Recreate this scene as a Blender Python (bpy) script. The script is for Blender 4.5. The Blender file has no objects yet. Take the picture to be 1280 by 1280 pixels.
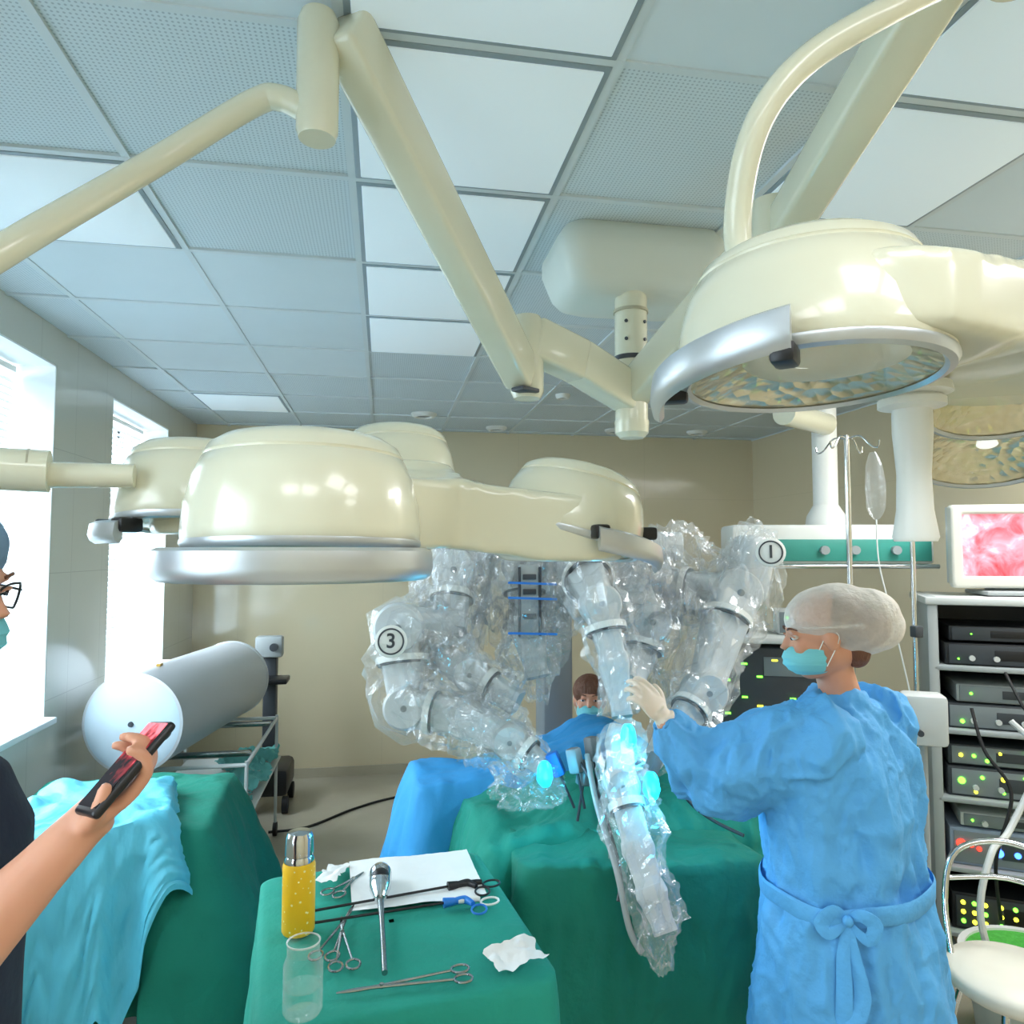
import bpy,bmesh,math,random
from mathutils import Vector as V, Matrix, noise
random.seed(4)
C=bpy.context.collection
sc=bpy.context.scene
sc.view_settings.view_transform='Standard'
pi=math.pi
def col(h):
    r=[int(h[i:i+2],16)/255 for i in (0,2,4)]
    return tuple((c/12.92 if c<.04045 else ((c+.055)/1.055)**2.4) for c in r)+(1,)
# ---------- materials ----------
def mat(n,h,ro=.5,me=0,var=.08,vs=6,bump=0,bs=40,em=0,coat=0,alpha=None,sss=0,tr=0,stretch=None,edge=.5):
    m=bpy.data.materials.new(n);m.use_nodes=True;t=m.node_tree;N=t.nodes;b=N['Principled BSDF'];c=col(h)
    tc=N.new('ShaderNodeTexCoord');mp=N.new('ShaderNodeMapping');t.links.new(tc.outputs['Object'],mp.inputs[0])
    if stretch: mp.inputs['Scale'].default_value=stretch
    no=N.new('ShaderNodeTexNoise');no.inputs['Scale'].default_value=vs;t.links.new(mp.outputs[0],no.inputs['Vector'])
    mx=N.new('ShaderNodeMix');mx.data_type='RGBA'
    mx.inputs[6].default_value=tuple(x*(1-var) for x in c[:3])+(1,);mx.inputs[7].default_value=tuple(min(1,x*(1+var)) for x in c[:3])+(1,)
    t.links.new(no.outputs[0],mx.inputs[0]);t.links.new(mx.outputs[2],b.inputs['Base Color'])
    b.inputs['Roughness'].default_value=ro;b.inputs['Metallic'].default_value=me
    b.inputs['Coat Weight'].default_value=coat;b.inputs['Coat Roughness'].default_value=.08
    if sss: b.inputs['Subsurface Weight'].default_value=sss;b.inputs['Subsurface Radius'].default_value=(.01,.004,.002)
    if tr: b.inputs['Transmission Weight'].default_value=tr
    if em: b.inputs['Emission Strength'].default_value=em;t.links.new(mx.outputs[2],b.inputs['Emission Color'])
    if bump:
        n2=N.new('ShaderNodeTexNoise');n2.inputs['Scale'].default_value=bs;n2.inputs['Detail'].default_value=4;t.links.new(mp.outputs[0],n2.inputs['Vector'])
        bp=N.new('ShaderNodeBump');bp.inputs['Strength'].default_value=bump;bp.inputs['Distance'].default_value=.02
        t.links.new(n2.outputs[0],bp.inputs['Height']);t.links.new(bp.outputs[0],b.inputs['Normal'])
    if alpha is not None:
        o=N['Material Output'];tp=N.new('ShaderNodeBsdfTransparent');ms=N.new('ShaderNodeMixShader')
        lw=N.new('ShaderNodeLayerWeight');lw.inputs[0].default_value=.35
        ma=N.new('ShaderNodeMath');ma.operation='MULTIPLY_ADD';ma.inputs[1].default_value=edge;ma.inputs[2].default_value=alpha;ma.use_clamp=True
        t.links.new(lw.outputs['Facing'],ma.inputs[0]);t.links.new(ma.outputs[0],ms.inputs[0]);t.links.new(tp.outputs[0],ms.inputs[1]);t.links.new(b.outputs[0],ms.inputs[2]);t.links.new(ms.outputs[0],o.inputs[0])
    return m
cream=mat('cream_enamel','DFDEC6',.25,coat=.5,var=.02)
creamd=mat('cream_seam','B2AF96',.5)
mount=mat('mount_plastic','DCE2D8',.4,var=.02)
silver=mat('brushed_silver','C6CCD0',.36,.75,var=.03)
chrome=mat('chrome','D5D8DA',.12,1,var=.02)
steel=mat('steel','9FA6A8',.25,.95,bump=.05)
black=mat('black_plastic','14161A',.4)
dgray=mat('dark_gray','3A4046',.45)
mgray=mat('mid_gray','7E888C',.45)
gray=mat('gray_plastic','A0A8A9',.45,var=.03)
lgray=mat('light_gray_plastic','CCD1CF',.4,var=.03)
robotm=mat('robot_enamel','C6CDCE',.35,var=.05)
white=mat('white_plastic','E6E9E4',.4,var=.02)
def ringed():
    m=mat('reflector','E3D8B4',.2,.85,var=.12,vs=40);t=m.node_tree;N=t.nodes
    tc=N.new('ShaderNodeTexCoord');vo=N.new('ShaderNodeTexVoronoi');vo.inputs['Scale'].default_value=38;t.links.new(tc.outputs['Object'],vo.inputs['Vector'])
    bp=N.new('ShaderNodeBump');bp.inputs['Strength'].default_value=.5;bp.inputs['Distance'].default_value=.01;t.links.new(vo.outputs['Distance'],bp.inputs['Height']);t.links.new(bp.outputs[0],N['Principled BSDF'].inputs['Normal']);return m
reflm=ringed()
glassm=mat('lamp_glass','E6E6DA',.05,.2,alpha=.06,edge=.28)
plastic=mat('clear_plastic','F4F8FA',.11,.45,var=.02,bump=.6,bs=13,alpha=.11,edge=.38)
green=mat('green_cloth','1A9280',.85,bump=.45,bs=14,var=.15)
green2=mat('deep_green_cloth','12826F',.85,bump=.45,bs=14,var=.15)
blue=mat('blue_gown','56A8E4',.7,bump=.6,bs=14,var=.08)
blued=mat('blue_drape','3BA3E6',.75,bump=.4,bs=10,var=.12)
cyan=mat('cyan_nonwoven','5FC6E2',.5,bump=.7,bs=9,var=.14,stretch=(1,1,.5))
skin=mat('skin','D39A7E',.5,sss=.15,var=.08,vs=14)
navy=mat('navy_scrubs','1B2438',.85,bump=.3,bs=12)
hair=mat('brown_hair','6B4430',.6,bump=.8,bs=60,stretch=(1,1,.2))
maskm=mat('surgical_mask','7AD0DA',.75,bump=.25,bs=30,stretch=(.2,.2,3))
capm=mat('hairnet','F4F0E8',.6,bump=.5,bs=70,alpha=.42,var=.08,vs=90,edge=.5)
glove=mat('latex_glove','EFE0D0',.5,sss=.1)
eyew=mat('eye_white','E8E2DC',.3);iris=mat('iris','2B1B12',.15)
paper=mat('white_paper','E6E9E8',.8,bump=.3,bs=14)
rubber=mat('rubber','1B1C1E',.7)
teal=mat('teal_panel','3E9A8C',.4)
bluetape=mat('blue_tape','1E78D2',.5)
def emit(n,h,s): return mat(n,h,.4,em=s,var=.25,vs=30)
cyl_light=emit('cyan_lamp','19C4FF',3.6);gled=emit('green_led','6CF53A',5);yled=emit('yellow_led','F2EE3A',4);rled=emit('red_led','FF2A1E',6);bled=emit('blue_led','3A6BFF',6)
bulbm=mat('bulb_glow','EEF0EA',.2,em=.9)
panelm=mat('light_diffuser','D6E5EB',.5,em=.28,var=.02)
barm=mat('ceiling_bar','D2DDE0',.5,var=.02);bard=mat('lamp_frame','94A4AC',.5,.1)
ctile=mat('smooth_tile','CFDDE2',.6,var=.02,em=.05)  # faint emission brightens these plain tiles, which are no lamps
floorm=mat('vinyl_floor','B9B2A0',.25,var=.12,vs=3,bump=.03)
reveal=mat('white_reveal','EEF3F4',.6,var=.02)
blindm=mat('blind_slat','C6D6DF',.5,var=.02,em=.15)  # slight emission stands in for daylight coming through the slats
def tilemat(n,h,sx,sz,ax,ro=.14,mo=.86,coat=0):
    m=mat(n,h,ro,var=.06,vs=1.2,bump=.03,bs=2.5,coat=coat);t=m.node_tree;N=t.nodes
    g=N.new('ShaderNodeNewGeometry');s=N.new('ShaderNodeSeparateXYZ');cb=N.new('ShaderNodeCombineXYZ')
    t.links.new(g.outputs['Position'],s.inputs[0]);t.links.new(s.outputs[ax],cb.inputs[0]);t.links.new(s.outputs[2],cb.inputs[1])
    br=N.new('ShaderNodeTexBrick');br.offset=0;br.inputs['Scale'].default_value=1;br.inputs['Brick Width'].default_value=sx;br.inputs['Row Height'].default_value=sz
    br.inputs['Mortar Size'].default_value=.002;c=col(h);br.inputs['Color1'].default_value=c;br.inputs['Color2'].default_value=tuple(x*.98 for x in c[:3])+(1,);br.inputs['Mortar'].default_value=tuple(x*mo for x in c[:3])+(1,)
    t.links.new(cb.outputs[0],br.inputs['Vector']);t.links.new(br.outputs[0],N['Principled BSDF'].inputs['Base Color'])
    return m
wtile=tilemat('beige_wall_tile','DBCFAF',1.2,2.4,0,ro=.12,mo=.9,coat=.8);ltile=tilemat('grey_wall_tile','D6D8CE',.4,.6,1,ro=.1,mo=.78,coat=.5)
def perf():
    m=mat('perforated_tile','C3D3D9',.6,var=.02);t=m.node_tree;N=t.nodes
    g=N.new('ShaderNodeNewGeometry');s=N.new('ShaderNodeSeparateXYZ');t.links.new(g.outputs['Position'],s.inputs[0])
    o=[]
    for a in (0,1):
        q=N.new('ShaderNodeMath');q.operation='MULTIPLY';q.inputs[1].default_value=2*pi/.0115;t.links.new(s.outputs[a],q.inputs[0])
        r=N.new('ShaderNodeMath');r.operation='SINE';t.links.new(q.outputs[0],r.inputs[0]);o.append(r)
    p=N.new('ShaderNodeMath');p.operation='ADD';t.links.new(o[0].outputs[0],p.inputs[0]);t.links.new(o[1].outputs[0],p.inputs[1])
    gt=N.new('ShaderNodeMath');gt.operation='GREATER_THAN';gt.inputs[1].default_value=1.0;t.links.new(p.outputs[0],gt.inputs[0])
    mx=N.new('ShaderNodeMix');mx.data_type='RGBA';mx.inputs[6].default_value=col('D3E0E5');mx.inputs[7].default_value=col('ABBBC2')
    t.links.new(gt.outputs[0],mx.inputs[0]);b=N['Principled BSDF'];t.links.new(mx.outputs[2],b.inputs['Base Color']);return m
perfm=perf()
# ---------- geometry ----------
def catm(P,k):
    P=[V(p) for p in P]
    if len(P)<3: return [P[0].lerp(P[-1],i/k) for i in range(k+1)]
    out=[]
    for i in range(len(P)-1):
        a=P[max(i-1,0)];b=P[i];c=P[i+1];d=P[min(i+2,len(P)-1)]
        for j in range(k):
            t=j/k;out.append(.5*((2*b)+(c-a)*t+(2*a-5*b+4*c-d)*t*t+(3*b-a-3*c+d)*t**3))
    return out+[P[-1]]
class G:
    def __init__(s,M=None): s.bm=bmesh.new();s.M=M or Matrix()
    def _add(s,vs,M): bmesh.ops.transform(s.bm,matrix=s.M@M,verts=vs)
    def box(s,c,d,R=None,bev=0,seg=2):
        r=bmesh.ops.create_cube(s.bm,size=1);vs=r['verts'];bmesh.ops.scale(s.bm,vec=d,verts=vs)
        if bev:
            es=list({e for v in vs for e in v.link_edges});q=bmesh.ops.bevel(s.bm,geom=es,offset=bev,segments=seg,affect='EDGES',profile=.5);vs=list({v for f in q['faces'] for v in f.verts}|{v for v in vs if v.is_valid})
        s._add(vs,Matrix.Translation(c)@((R or Matrix()).to_4x4()));return s
    def rings(s,R,cap=True,closed=True):
        L=[[s.bm.verts.new(s.M@V(p)) for p in r] for r in R];n=len(L[0])
        for a,b in zip(L,L[1:]):
            for i in range(n if closed else n-1):
                j=(i+1)%n;s.bm.faces.new((a[i],a[j],b[j],b[i]))
        if cap and closed:
            s.bm.faces.new(list(reversed(L[0])));s.bm.faces.new(L[-1])
        return s
    def tube(s,P,r,n=14,k=6,cap=True,sx=1,jit=0,seed=0):
        Q=catm(P,k);m=len(Q)
        rr=r if isinstance(r,(list,tuple)) else [r]*len(P)
        def rad(i):
            t=i/(m-1)*(len(rr)-1);a=int(min(t,len(rr)-2));f=t-a;return rr[a]*(1-f)+rr[a+1]*f
        T=[(Q[min(i+1,m-1)]-Q[max(i-1,0)]).normalized() for i in range(m)]
        u=T[0].orthogonal().normalized() if abs(T[0].z)>.9 else T[0].cross(V((0,0,1))).normalized()
        R=[];L=0
        for i in range(m):
            if i: L+=(Q[i]-Q[i-1]).length
            u=(u-T[i]*u.dot(T[i])).normalized();w=T[i].cross(u);ra=rad(i);ring=[]
            for j in range(n):
                a=2*pi*j/n;d=u*math.cos(a)*sx+w*math.sin(a)
                f=ra
                if jit:
                    cx_,cy_=math.cos(a),math.sin(a)
                    f=ra*(1+jit*(1.0*noise.noise(V((cx_*.9+seed,cy_*.9,L*7)))+1.1*(.45-1.9*abs(noise.noise(V((cx_*2.3,cy_*2.3+seed,L*5+a*.6)))))+.8*(.3-1.2*abs(noise.noise(V((cx_*4+L*11,cy_*4,seed+L*11)))))+.14*random.uniform(-1,1)))
                ring.append(Q[i]+d*f)
            R.append(ring)
        return s.rings(R,cap)
    def cyl(s,a,b,r,r2=None,n=24): return s.tube([a,b],[r,r if r2 is None else r2],n,1)
    def lathe(s,prof,M=None,n=40,cap=False):
        M=M or Matrix();return s.rings([[M@V((r*math.cos(2*pi*i/n),r*math.sin(2*pi*i/n),z)) for i in range(n)] for r,z in prof],cap)
    def sph(s,c,d,R=None,n=16):
        if not hasattr(d,'__len__'): d=(d,d,d)
        r=bmesh.ops.create_uvsphere(s.bm,u_segments=n,v_segments=max(6,n*2//3),radius=1);bmesh.ops.scale(s.bm,vec=d,verts=r['verts'])
        s._add(r['verts'],Matrix.Translation(c)@((R or Matrix()).to_4x4()));return s
    def mesh(s):
        bmesh.ops.recalc_face_normals(s.bm,faces=s.bm.faces);me=bpy.data.meshes.new('m');s.bm.to_mesh(me);s.bm.free();return me
def merge(g,vox,it=4,fn=None):
    me=g.mesh();o=bpy.data.objects.new('tmp',me);C.objects.link(o)
    r=o.modifiers.new('r','REMESH');r.mode='VOXEL';r.voxel_size=vox
    if it: q=o.modifiers.new('s','SMOOTH');q.iterations=it;q.factor=.5
    dg=bpy.context.evaluated_depsgraph_get();nm=bpy.data.meshes.new_from_object(o.evaluated_get(dg));bpy.data.objects.remove(o)
    if fn:
        ns=[v.normal.copy() for v in nm.vertices]
        for v,n_ in zip(nm.vertices,ns): v.co=v.co+n_*fn(v.co,n_)
    return nm
RM={}
def thing(name,label,cat,loc=(0,0,0),rz=0,group=None,kind=None,M=None):
    o=bpy.data.objects.new(name,None);C.objects.link(o);o.empty_display_size=.1
    M=M or (Matrix.Translation(loc)@Matrix.Rotation(rz,4,'Z'));o.matrix_world=M;RM[o.name]=M.copy()
    o['label']=label;o['category']=cat
    if group:o['group']=group
    return o
def _fin(me,m,smooth,ang):
    me.materials.clear();me.materials.append(m)
    if smooth:
        me.shade_smooth()
        try: me.set_sharp_from_angle(angle=math.radians(ang))
        except Exception: pass
    else: me.shade_flat()
def part(root,name,g,m,smooth=True,ang=38,label=None,local=False,top=None):
    me=g.mesh() if isinstance(g,G) else g
    t=top or root
    if not local: me.transform(RM[t.name].inverted())
    _fin(me,m,smooth,ang);o=bpy.data.objects.new(name,me);C.objects.link(o);o.parent=root
    if label:o['label']=label
    return o
def single(name,g,m,label,cat,base,group=None,kind=None,smooth=True,ang=38,rz=0):
    me=g.mesh() if isinstance(g,G) else g
    M=Matrix.Translation(base)@Matrix.Rotation(rz,4,'Z');me.transform(M.inverted());_fin(me,m,smooth,ang);o=bpy.data.objects.new(name,me);C.objects.link(o);o.matrix_world=M;RM[o.name]=M
    if kind=='structure': o['kind']=kind
    else:
        o['label']=label;o['category']=cat
        if group:o['group']=group
        if kind:o['kind']=kind
    return o
def struct(name,g,m,smooth=False): return single(name,g,m,'','',(0,0,0),kind='structure',smooth=smooth)
def textg(s,size,M,ext=.001):
    cu=bpy.data.curves.new('t','FONT');cu.body=s;cu.size=size;cu.align_x='CENTER';cu.align_y='CENTER';cu.extrude=ext;cu.offset=.0012
    o=bpy.data.objects.new('t',cu);C.objects.link(o);dg=bpy.context.evaluated_depsgraph_get();me=bpy.data.meshes.new_from_object(o.evaluated_get(dg));bpy.data.objects.remove(o);me.transform(M);return me
def aim(pos,z,up=(0,0,1)):
    z=V(z).normalized();x=V(up).cross(z).normalized();y=z.cross(x)
    return Matrix.Translation(pos)@Matrix((x,y,z)).transposed().to_4x4()
def drape(g,cx,cy,w,d,zt,drop,rz=0,amp=.03,k=9,seed=0,h=None,flare=.05,df=None,N=300,rad=.05,fine=.006,ff=None):
    P=[];hw,hd=w/2-rad,d/2-rad;c,s_=math.cos(rz),math.sin(rz)
    corners=[(hw,hd,0),(-hw,hd,pi/2),(-hw,-hd,pi),(hw,-hd,1.5*pi)]
    raw=[]
    for (x,y,a0) in corners:
        for i in range(8):
            a=a0+i/7*pi/2;raw.append((V((x+rad*math.cos(a),y+rad*math.sin(a),0)),V((math.cos(a),math.sin(a),0))))
    L=[0]
    for i in range(len(raw)): L.append(L[-1]+(raw[(i+1)%len(raw)][0]-raw[i][0]).length)
    for j in range(N):
        t=j/N*L[-1];i=max(q for q in range(len(raw)) if L[q]<=t+1e-9);f=(t-L[i])/max(1e-9,L[i+1]-L[i]);A=raw[i];B=raw[(i+1)%len(raw)]
        P.append((A[0].lerp(B[0],f),A[1].lerp(B[1],f).normalized(),t))
    def W(p,z): return V((cx+p.x*c-p.y*s_,cy+p.x*s_+p.y*c,z))
    hh=(lambda p:h(p.x,p.y)) if h else (lambda p:0)
    def wr(x,y): return fine*(abs(noise.noise(V((x*11+seed,y*5,1))))+.8*abs(noise.noise(V((x*5,y*17+seed,2))))+.5*noise.noise(V((x*28,y*28,seed))))
    R=[]
    for s in (.02,.1,.2,.3,.4,.5,.58,.66,.74,.81,.88,.93,.97):
        R.append([W(p*s,zt+hh(p*s)+wr(p.x*s,p.y*s)*min(1,(1-s)*8)) for p,n,t in P])
    for q in range(30):
        T=q/29;ring=[]
        for p,n,t in P:
            wv=math.sin(t*k*2+3*noise.noise(V((t*1.3,seed,T*.6))))+.5*math.sin(t*k*4.3+seed+T)+1.0*noise.noise(V((t*9,T*1.6+seed,3)))
            z0=drop*T
            o=(ff(p) if ff else flare)*T**.8+amp*(T**.8)*wv+fine*1.6*(abs(noise.noise(V((t*14+z0*3,z0*4,seed))))+.5*abs(noise.noise(V((t*20-z0*6,z0*9,seed)))))*min(1,T*6)
            dz=(df(p,t) if df else drop)*(1+.05*noise.noise(V((t*2,seed,5))))
            ring.append(W(p+n*(o+.004),zt+hh(p)-.006-dz*T))
        R.append(ring)
    return g.rings(R,cap=False)
# ---------- camera ----------
cam=bpy.data.objects.new('camera',bpy.data.cameras.new('camera'));C.objects.link(cam)
cam.location=(0,0,1.9);cam.rotation_euler=(pi/2+math.radians(3.2),0,-math.radians(10.1));cam.data.sensor_width=36;cam.data.lens=36*900/1280;cam.data.clip_start=.05;sc.camera=cam
# ---------- room ----------
X0,X1,Y0,Y1,H=-1.56,3.5,-1.6,6.4,2.98
struct('floor',G().box(((X0+X1)/2,(Y0+Y1)/2,-.05),(X1-X0+.8,Y1-Y0+.4,.1)),floorm)
struct('ceiling',G().box(((X0+X1)/2,(Y0+Y1)/2,H+.05),(X1-X0+.8,Y1-Y0+.4,.1)),perfm)
struct('wall_back',G().box(((X0+X1)/2,Y1+.1,H/2),(X1-X0+.4,.2,H)),wtile)
struct('wall_front',G().box(((X0+X1)/2,Y0-.1,H/2),(X1-X0+.4,.2,H)),wtile)
struct('wall_right',G().box((X1+.1,(Y0+Y1)/2,H/2),(.2,Y1-Y0,H)),wtile)
wins=[(-.6,.9),(2.1,3.76),(4.5,5.60)];zb,zt_=1.1,2.80;T=.40
g=G();ys=[Y0]+[y for w in wins for y in w]+[Y1]
for i in range(0,len(ys),2): g.box((X0-T/2,(ys[i]+ys[i+1])/2,H/2),(T,ys[i+1]-ys[i],H))
for a,b in wins:
    g.box((X0-T/2,(a+b)/2,zb/2),(T,b-a,zb));g.box((X0-T/2,(a+b)/2,(H+zt_)/2),(T,b-a,H-zt_))
struct('wall_left',g,ltile)
g=G()
for a,b in wins:
    for y in (a+.004,b-.004): g.box((X0-T/2,y,(zb+zt_)/2),(T-.002,.008,zt_-zb))
    g.box((X0-T/2,(a+b)/2,zt_-.004),(T-.002,b-a,.008))
    g.box((X0-T/2+.03,(a+b)/2,zb+.015),(T+.06,b-a-.02,.03),bev=.006)
struct('trim_1',g,reveal)
for i,(a,b) in enumerate(wins):
    g=G();xf=X0-T+.05
    for y in (a+.04,(a+b)/2,b-.04): g.box((xf,y,(zb+zt_)/2),(.05,.06,zt_-zb-.04))
    for z in (zb+.06,zt_-.05): g.box((xf,(a+b)/2,z),(.05,b-a-.04,.06))
    w=struct('window_%d'%(i+1),g,reveal)
    xb=xf+.17
    r=thing('venetian_blind','white horizontal-slat venetian blind hanging in the window','blind',(xb,(a+b)/2,zb+.1))
    g=G();z=zb+.08
    while z<zt_-.06: g.box((xb,(a+b)/2,z),(.032,b-a-.05,.0015),Matrix.Rotation(.95,3,'Y'));z+=.034
    part(r,'slats',g,blindm);part(r,'headrail',G().box((xb,(a+b)/2,zt_-.035),(.035,b-a-.05,.03),bev=.004),white)
# ceiling grid
g=G()
xs=[-.1+.6*k for k in range(-2,7)];yl=[1.46+.603*k for k in range(-5,9)]
for x in xs: g.box((x,(Y0+Y1)/2,H-.004),(.022,Y1-Y0,.009))
for y in yl: g.box(((X0+X1)/2,y,H-.0045),(X1-X0,.022,.009))
struct('trim_2',g,barm)
def cell(i,j): return (-.1+.6*i+.3,1.46+.603*j+.3015)
lightcells=[(0,-1),(0,0),(0,1),(0,2),(0,3),(2,0),(2,-1),(-2,1),(-2,6)]
fill_cells=[(0,-4),(2,-3),(3,-4),(-1,-4),(4,-2),(4,0),(4,1),(1,-3),(5,1)]  # unseen panels added off frame to lift the ambient light
for i,j in lightcells+fill_cells:  # ceiling's own panels, then the added off-frame ones
    x,y=cell(i,j)
    r=thing('ceiling_light_panel','square frosted white ceiling light panel in the suspended grid','ceiling light',(x,y,H),group='square ceiling light panels')
    part(r,'frame',G().box((x,y,H-.006),(.578,.58,.012),bev=.003),bard);part(r,'diffuser',G().box((x,y,H-.010),(.548,.55,.012),bev=.003),panelm)
g=G()
for i,j in [(1,-1),(2,1),(3,0),(3,-1),(-1,-1),(-2,2),(-2,3),(-1,2),(-1,3),(-1,4),(-2,4)]:
    x,y=cell(i,j)
    g.box((x,y,H-.002),(.58,.583,.004))
struct('trim_3',g,ctile)
struct('baseboard_back',G().box(((X0+X1)/2,Y1-.008,.04),(X1-X0,.016,.08)),mat('skirting','B5AD97',.4))
for x,y,r_ in [(.3,5.6,.1),(.95,6.1,.09),(2.0,6.05,.09),(2.75,6.0,.09),(1.2,4.75,.05)]:
    r=thing('ceiling_speaker','round white fixture with dark centre set in the ceiling','ceiling fixture',(x,y,H),group='round ceiling fixtures')
    part(r,'rim',G().lathe([(r_,0),(r_,-.012),(r_*.8,-.03),(r_*.6,-.03),(r_*.55,-.02)],Matrix.Translation((x,y,H))),white)
    part(r,'grille',G().lathe([(r_*.58,-.02),(r_*.3,-.024),(0.001,-.026)],Matrix.Translation((x,y,H))),mgray)
# ---------- surgical lights ----------
def dome(root,c,r,h,tilt=(0,0,1)):
    M=Matrix.Translation(c)@V((0,0,1)).rotation_difference(V(tilt)).to_matrix().to_4x4()
    P=[(.93,-.03),(.99,-.03),(1.03,0),(1.04,.12),(1.02,.34),(.96,.58),(.885,.74),(.87,.745),(.87,.765),(.875,.77),(.83,.85),(.72,.92),(.5,.97),(.25,.995),(.001,1)]
    d=part(root,'lamp_dome',G().lathe([(a*r,b*h) for a,b in P],M,56),cream,ang=50)
    part(d,'reflector',G().lathe([(.94*r,-.02*h),(.8*r,.04*h),(.62*r,.12*h),(.42*r,.18*h),(.25*r,.21*h),(.001,.22*h)],M,40),reflm,ang=60,top=root)
    part(d,'lens_cover',G().lathe([(.94*r,-.025*h),(.5*r,-.045*h),(.001,-.05*h)],M,40),glassm,top=root)
    part(d,'bulb',G().cyl(M@V((0,0,.10*h)),M@V((0,0,.21*h)),r*.13,r*.10,16),bulbm,top=root)
    part(d,'lens_rim',G().lathe([(.935*r,-.03*h),(.965*r,-.06*h),(1.02*r,-.045*h),(1.045*r,0),(1.04*r,.03*h)],M,56),silver,top=root)
def rail(root,c,R,a0,a1,z,hgt=.05,dz=0):
    g=G();Q=[];n=28
    for i in range(n+1):
        a=math.radians(a0+(a1-a0)*i/n);ct=V((c[0]+R*math.cos(a),c[1]+R*math.sin(a),z+dz*i/n));o=V((math.cos(a),math.sin(a),0))
        Q.append([ct+o*x+V((0,0,y)) for x,y in ((-.010,-hgt/2+.008),(-.004,-hgt/2),(.005,-hgt/2+.006),(.009,-.004),(.006,hgt/2-.005),(-.004,hgt/2),(-.010,hgt/2-.008))])
    g.rings(Q);b=part(root,'handle_rail',g,silver,ang=50)
    for a in (a0+3,a1-3):
        a=math.radians(a);o=V((math.cos(a),math.sin(a),0));p=V((c[0],c[1],z+.012))
        part(b,'rail_bracket',G().box(p+o*(R-.024),(.045,.03,.026),Matrix.Rotation(a,3,'Z'),bev=.006),black,top=root)
def beam(g,P,w,h):
    for a,b in zip(P,P[1:]):
        a,b=V(a),V(b);d=b-a;z=d.normalized();x=z.cross(V((0,0,1))).normalized();y=z.cross(x);R=Matrix((x,y,z)).transposed()
        g.box((a+b)/2,(w,h,d.length+.02),R,bev=.014,seg=3)
def web(hub,ends,h,vox=.009,hw=.12,it=9):
    g=G()
    for e,w in ends:
        a,b=V(hub),V(e);d=b-a;z=d.normalized();x=z.cross(V((0,0,1))).normalized();y=z.cross(x)
        g.box((a+b)/2,(w,h,d.length),Matrix((x,y,z)).transposed());g.cyl(b-V((0,0,h/2)),b+V((0,0,h/2)),w/2)
    g.cyl(V(hub)-V((0,0,h/2)),V(hub)+V((0,0,h/2)),hw)
    return merge(g,vox,it)
mast=(.82,2.3)
r=thing('ceiling_mount','large rounded off-white ceiling cover with a vertical post','light mount',(mast[0],mast[1],H))
g=G();R=[]
for z,w,d,rr in [(2.98,.54,.38,.07),(2.95,.58,.42,.09),(2.90,.58,.42,.09),(2.81,.52,.36,.08),(2.78,.48,.32,.08),(2.76,.40,.24,.07)]:
    ring=[]
    for x,y,a0 in [(1,1,0),(-1,1,90),(-1,-1,180),(1,-1,270)]:
        for i in range(7):
            a=math.radians(a0+15*i);ring.append((mast[0]+.03+x*(w/2-rr)+rr*math.cos(a),mast[1]+.09+y*(d/2-rr)+rr*math.sin(a),z))
    R.append(ring)
part(r,'cover',g.rings(R),mount,ang=35)
part(r,'post',G().cyl((*mast,2.78),(*mast,2.33),.055),cream)
part(r,'bearing_collar',G().cyl((*mast,2.72),(*mast,2.71),.059),creamd)
part(r,'bearing_collar',G().cyl((*mast,2.56),(*mast,2.545),.059),dgray)
for a in (1,3):
    for z in (2.67,2.61): q=math.radians(-160+a*35);part(r,'screw',G().cyl((mast[0]+.053*math.cos(q),mast[1]+.053*math.sin(q),z),(mast[0]+.059*math.cos(q),mast[1]+.059*math.sin(q),z),.006,n=8),dgray)
part(r,'post_cap',G().lathe([(.001,0),(.04,.003),(.056,.02),(.058,.06),(.001,.06)],Matrix.Translation((*mast,2.28))),cream)
# light one
r=thing('surgical_light','cream four-dome surgical light on a long jointed arm, silver grab rail','surgical light',(.02,1.42,1.95))
J=V((.42,2.1,0))
g=G();beam(g,[(mast[0],mast[1],2.43),(.60,2.17,2.50),(.44,2.1,2.54)],.09,.13);part(r,'swing_arm',g,cream)
part(r,'elbow_joint',G().lathe([(.001,2.36),(.04,2.36),(.05,2.38),(.052,2.59),(.04,2.61),(.001,2.612)],Matrix.Translation(J)),cream)
g=G();beam(g,[(.40,2.08,2.43),(-.085,1.4,2.93)],.085,.115);s=part(r,'spring_arm',g,cream)
part(s,'arm_seam',G().tube([(.36,1.965,2.52),(-.05,1.39,2.945)],.004,6,1),creamd,top=r)
part(s,'end_plate',G().box((.405,2.05,2.375),(.07,.05,.012),Matrix.Rotation(.6,3,'Z'),bev=.003),dgray,top=r)
part(r,'wrist_joint',G().lathe([(.001,2.70),(.035,2.70),(.04,2.715),(.041,2.93),(.034,2.95),(.001,2.955)],Matrix.Translation((-.135,1.4,0))),cream)
part(r,'support_tube',G().tube([(-.15,1.4,2.75),(-.205,1.4,2.775),(-.26,1.4,2.755),(-.42,1.36,2.60),(-.58,1.2,2.36),(-.72,1.15,2.2),(-.82,1.2,2.06),(-.72,1.28,2.03),(-.42,1.32,2.03)],[.024]*8+[.02],16,8),cream)
part(r,'collar',G().cyl((-.66,1.27,2.035),(-.545,1.3,2.033),.035),cream)
part(r,'collar_seam',G().cyl((-.575,1.293,2.034),(-.572,1.294,2.034),.0358),creamd)
hub=(.08,1.42,1.975)
part(r,'light_body',web(hub,[((-.12,1.24,1.955),.26),((-.33,1.45,1.995),.2),((.05,1.66,2.04),.2),((.345,1.38,1.945),.24)],.125),cream,ang=60)
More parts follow.
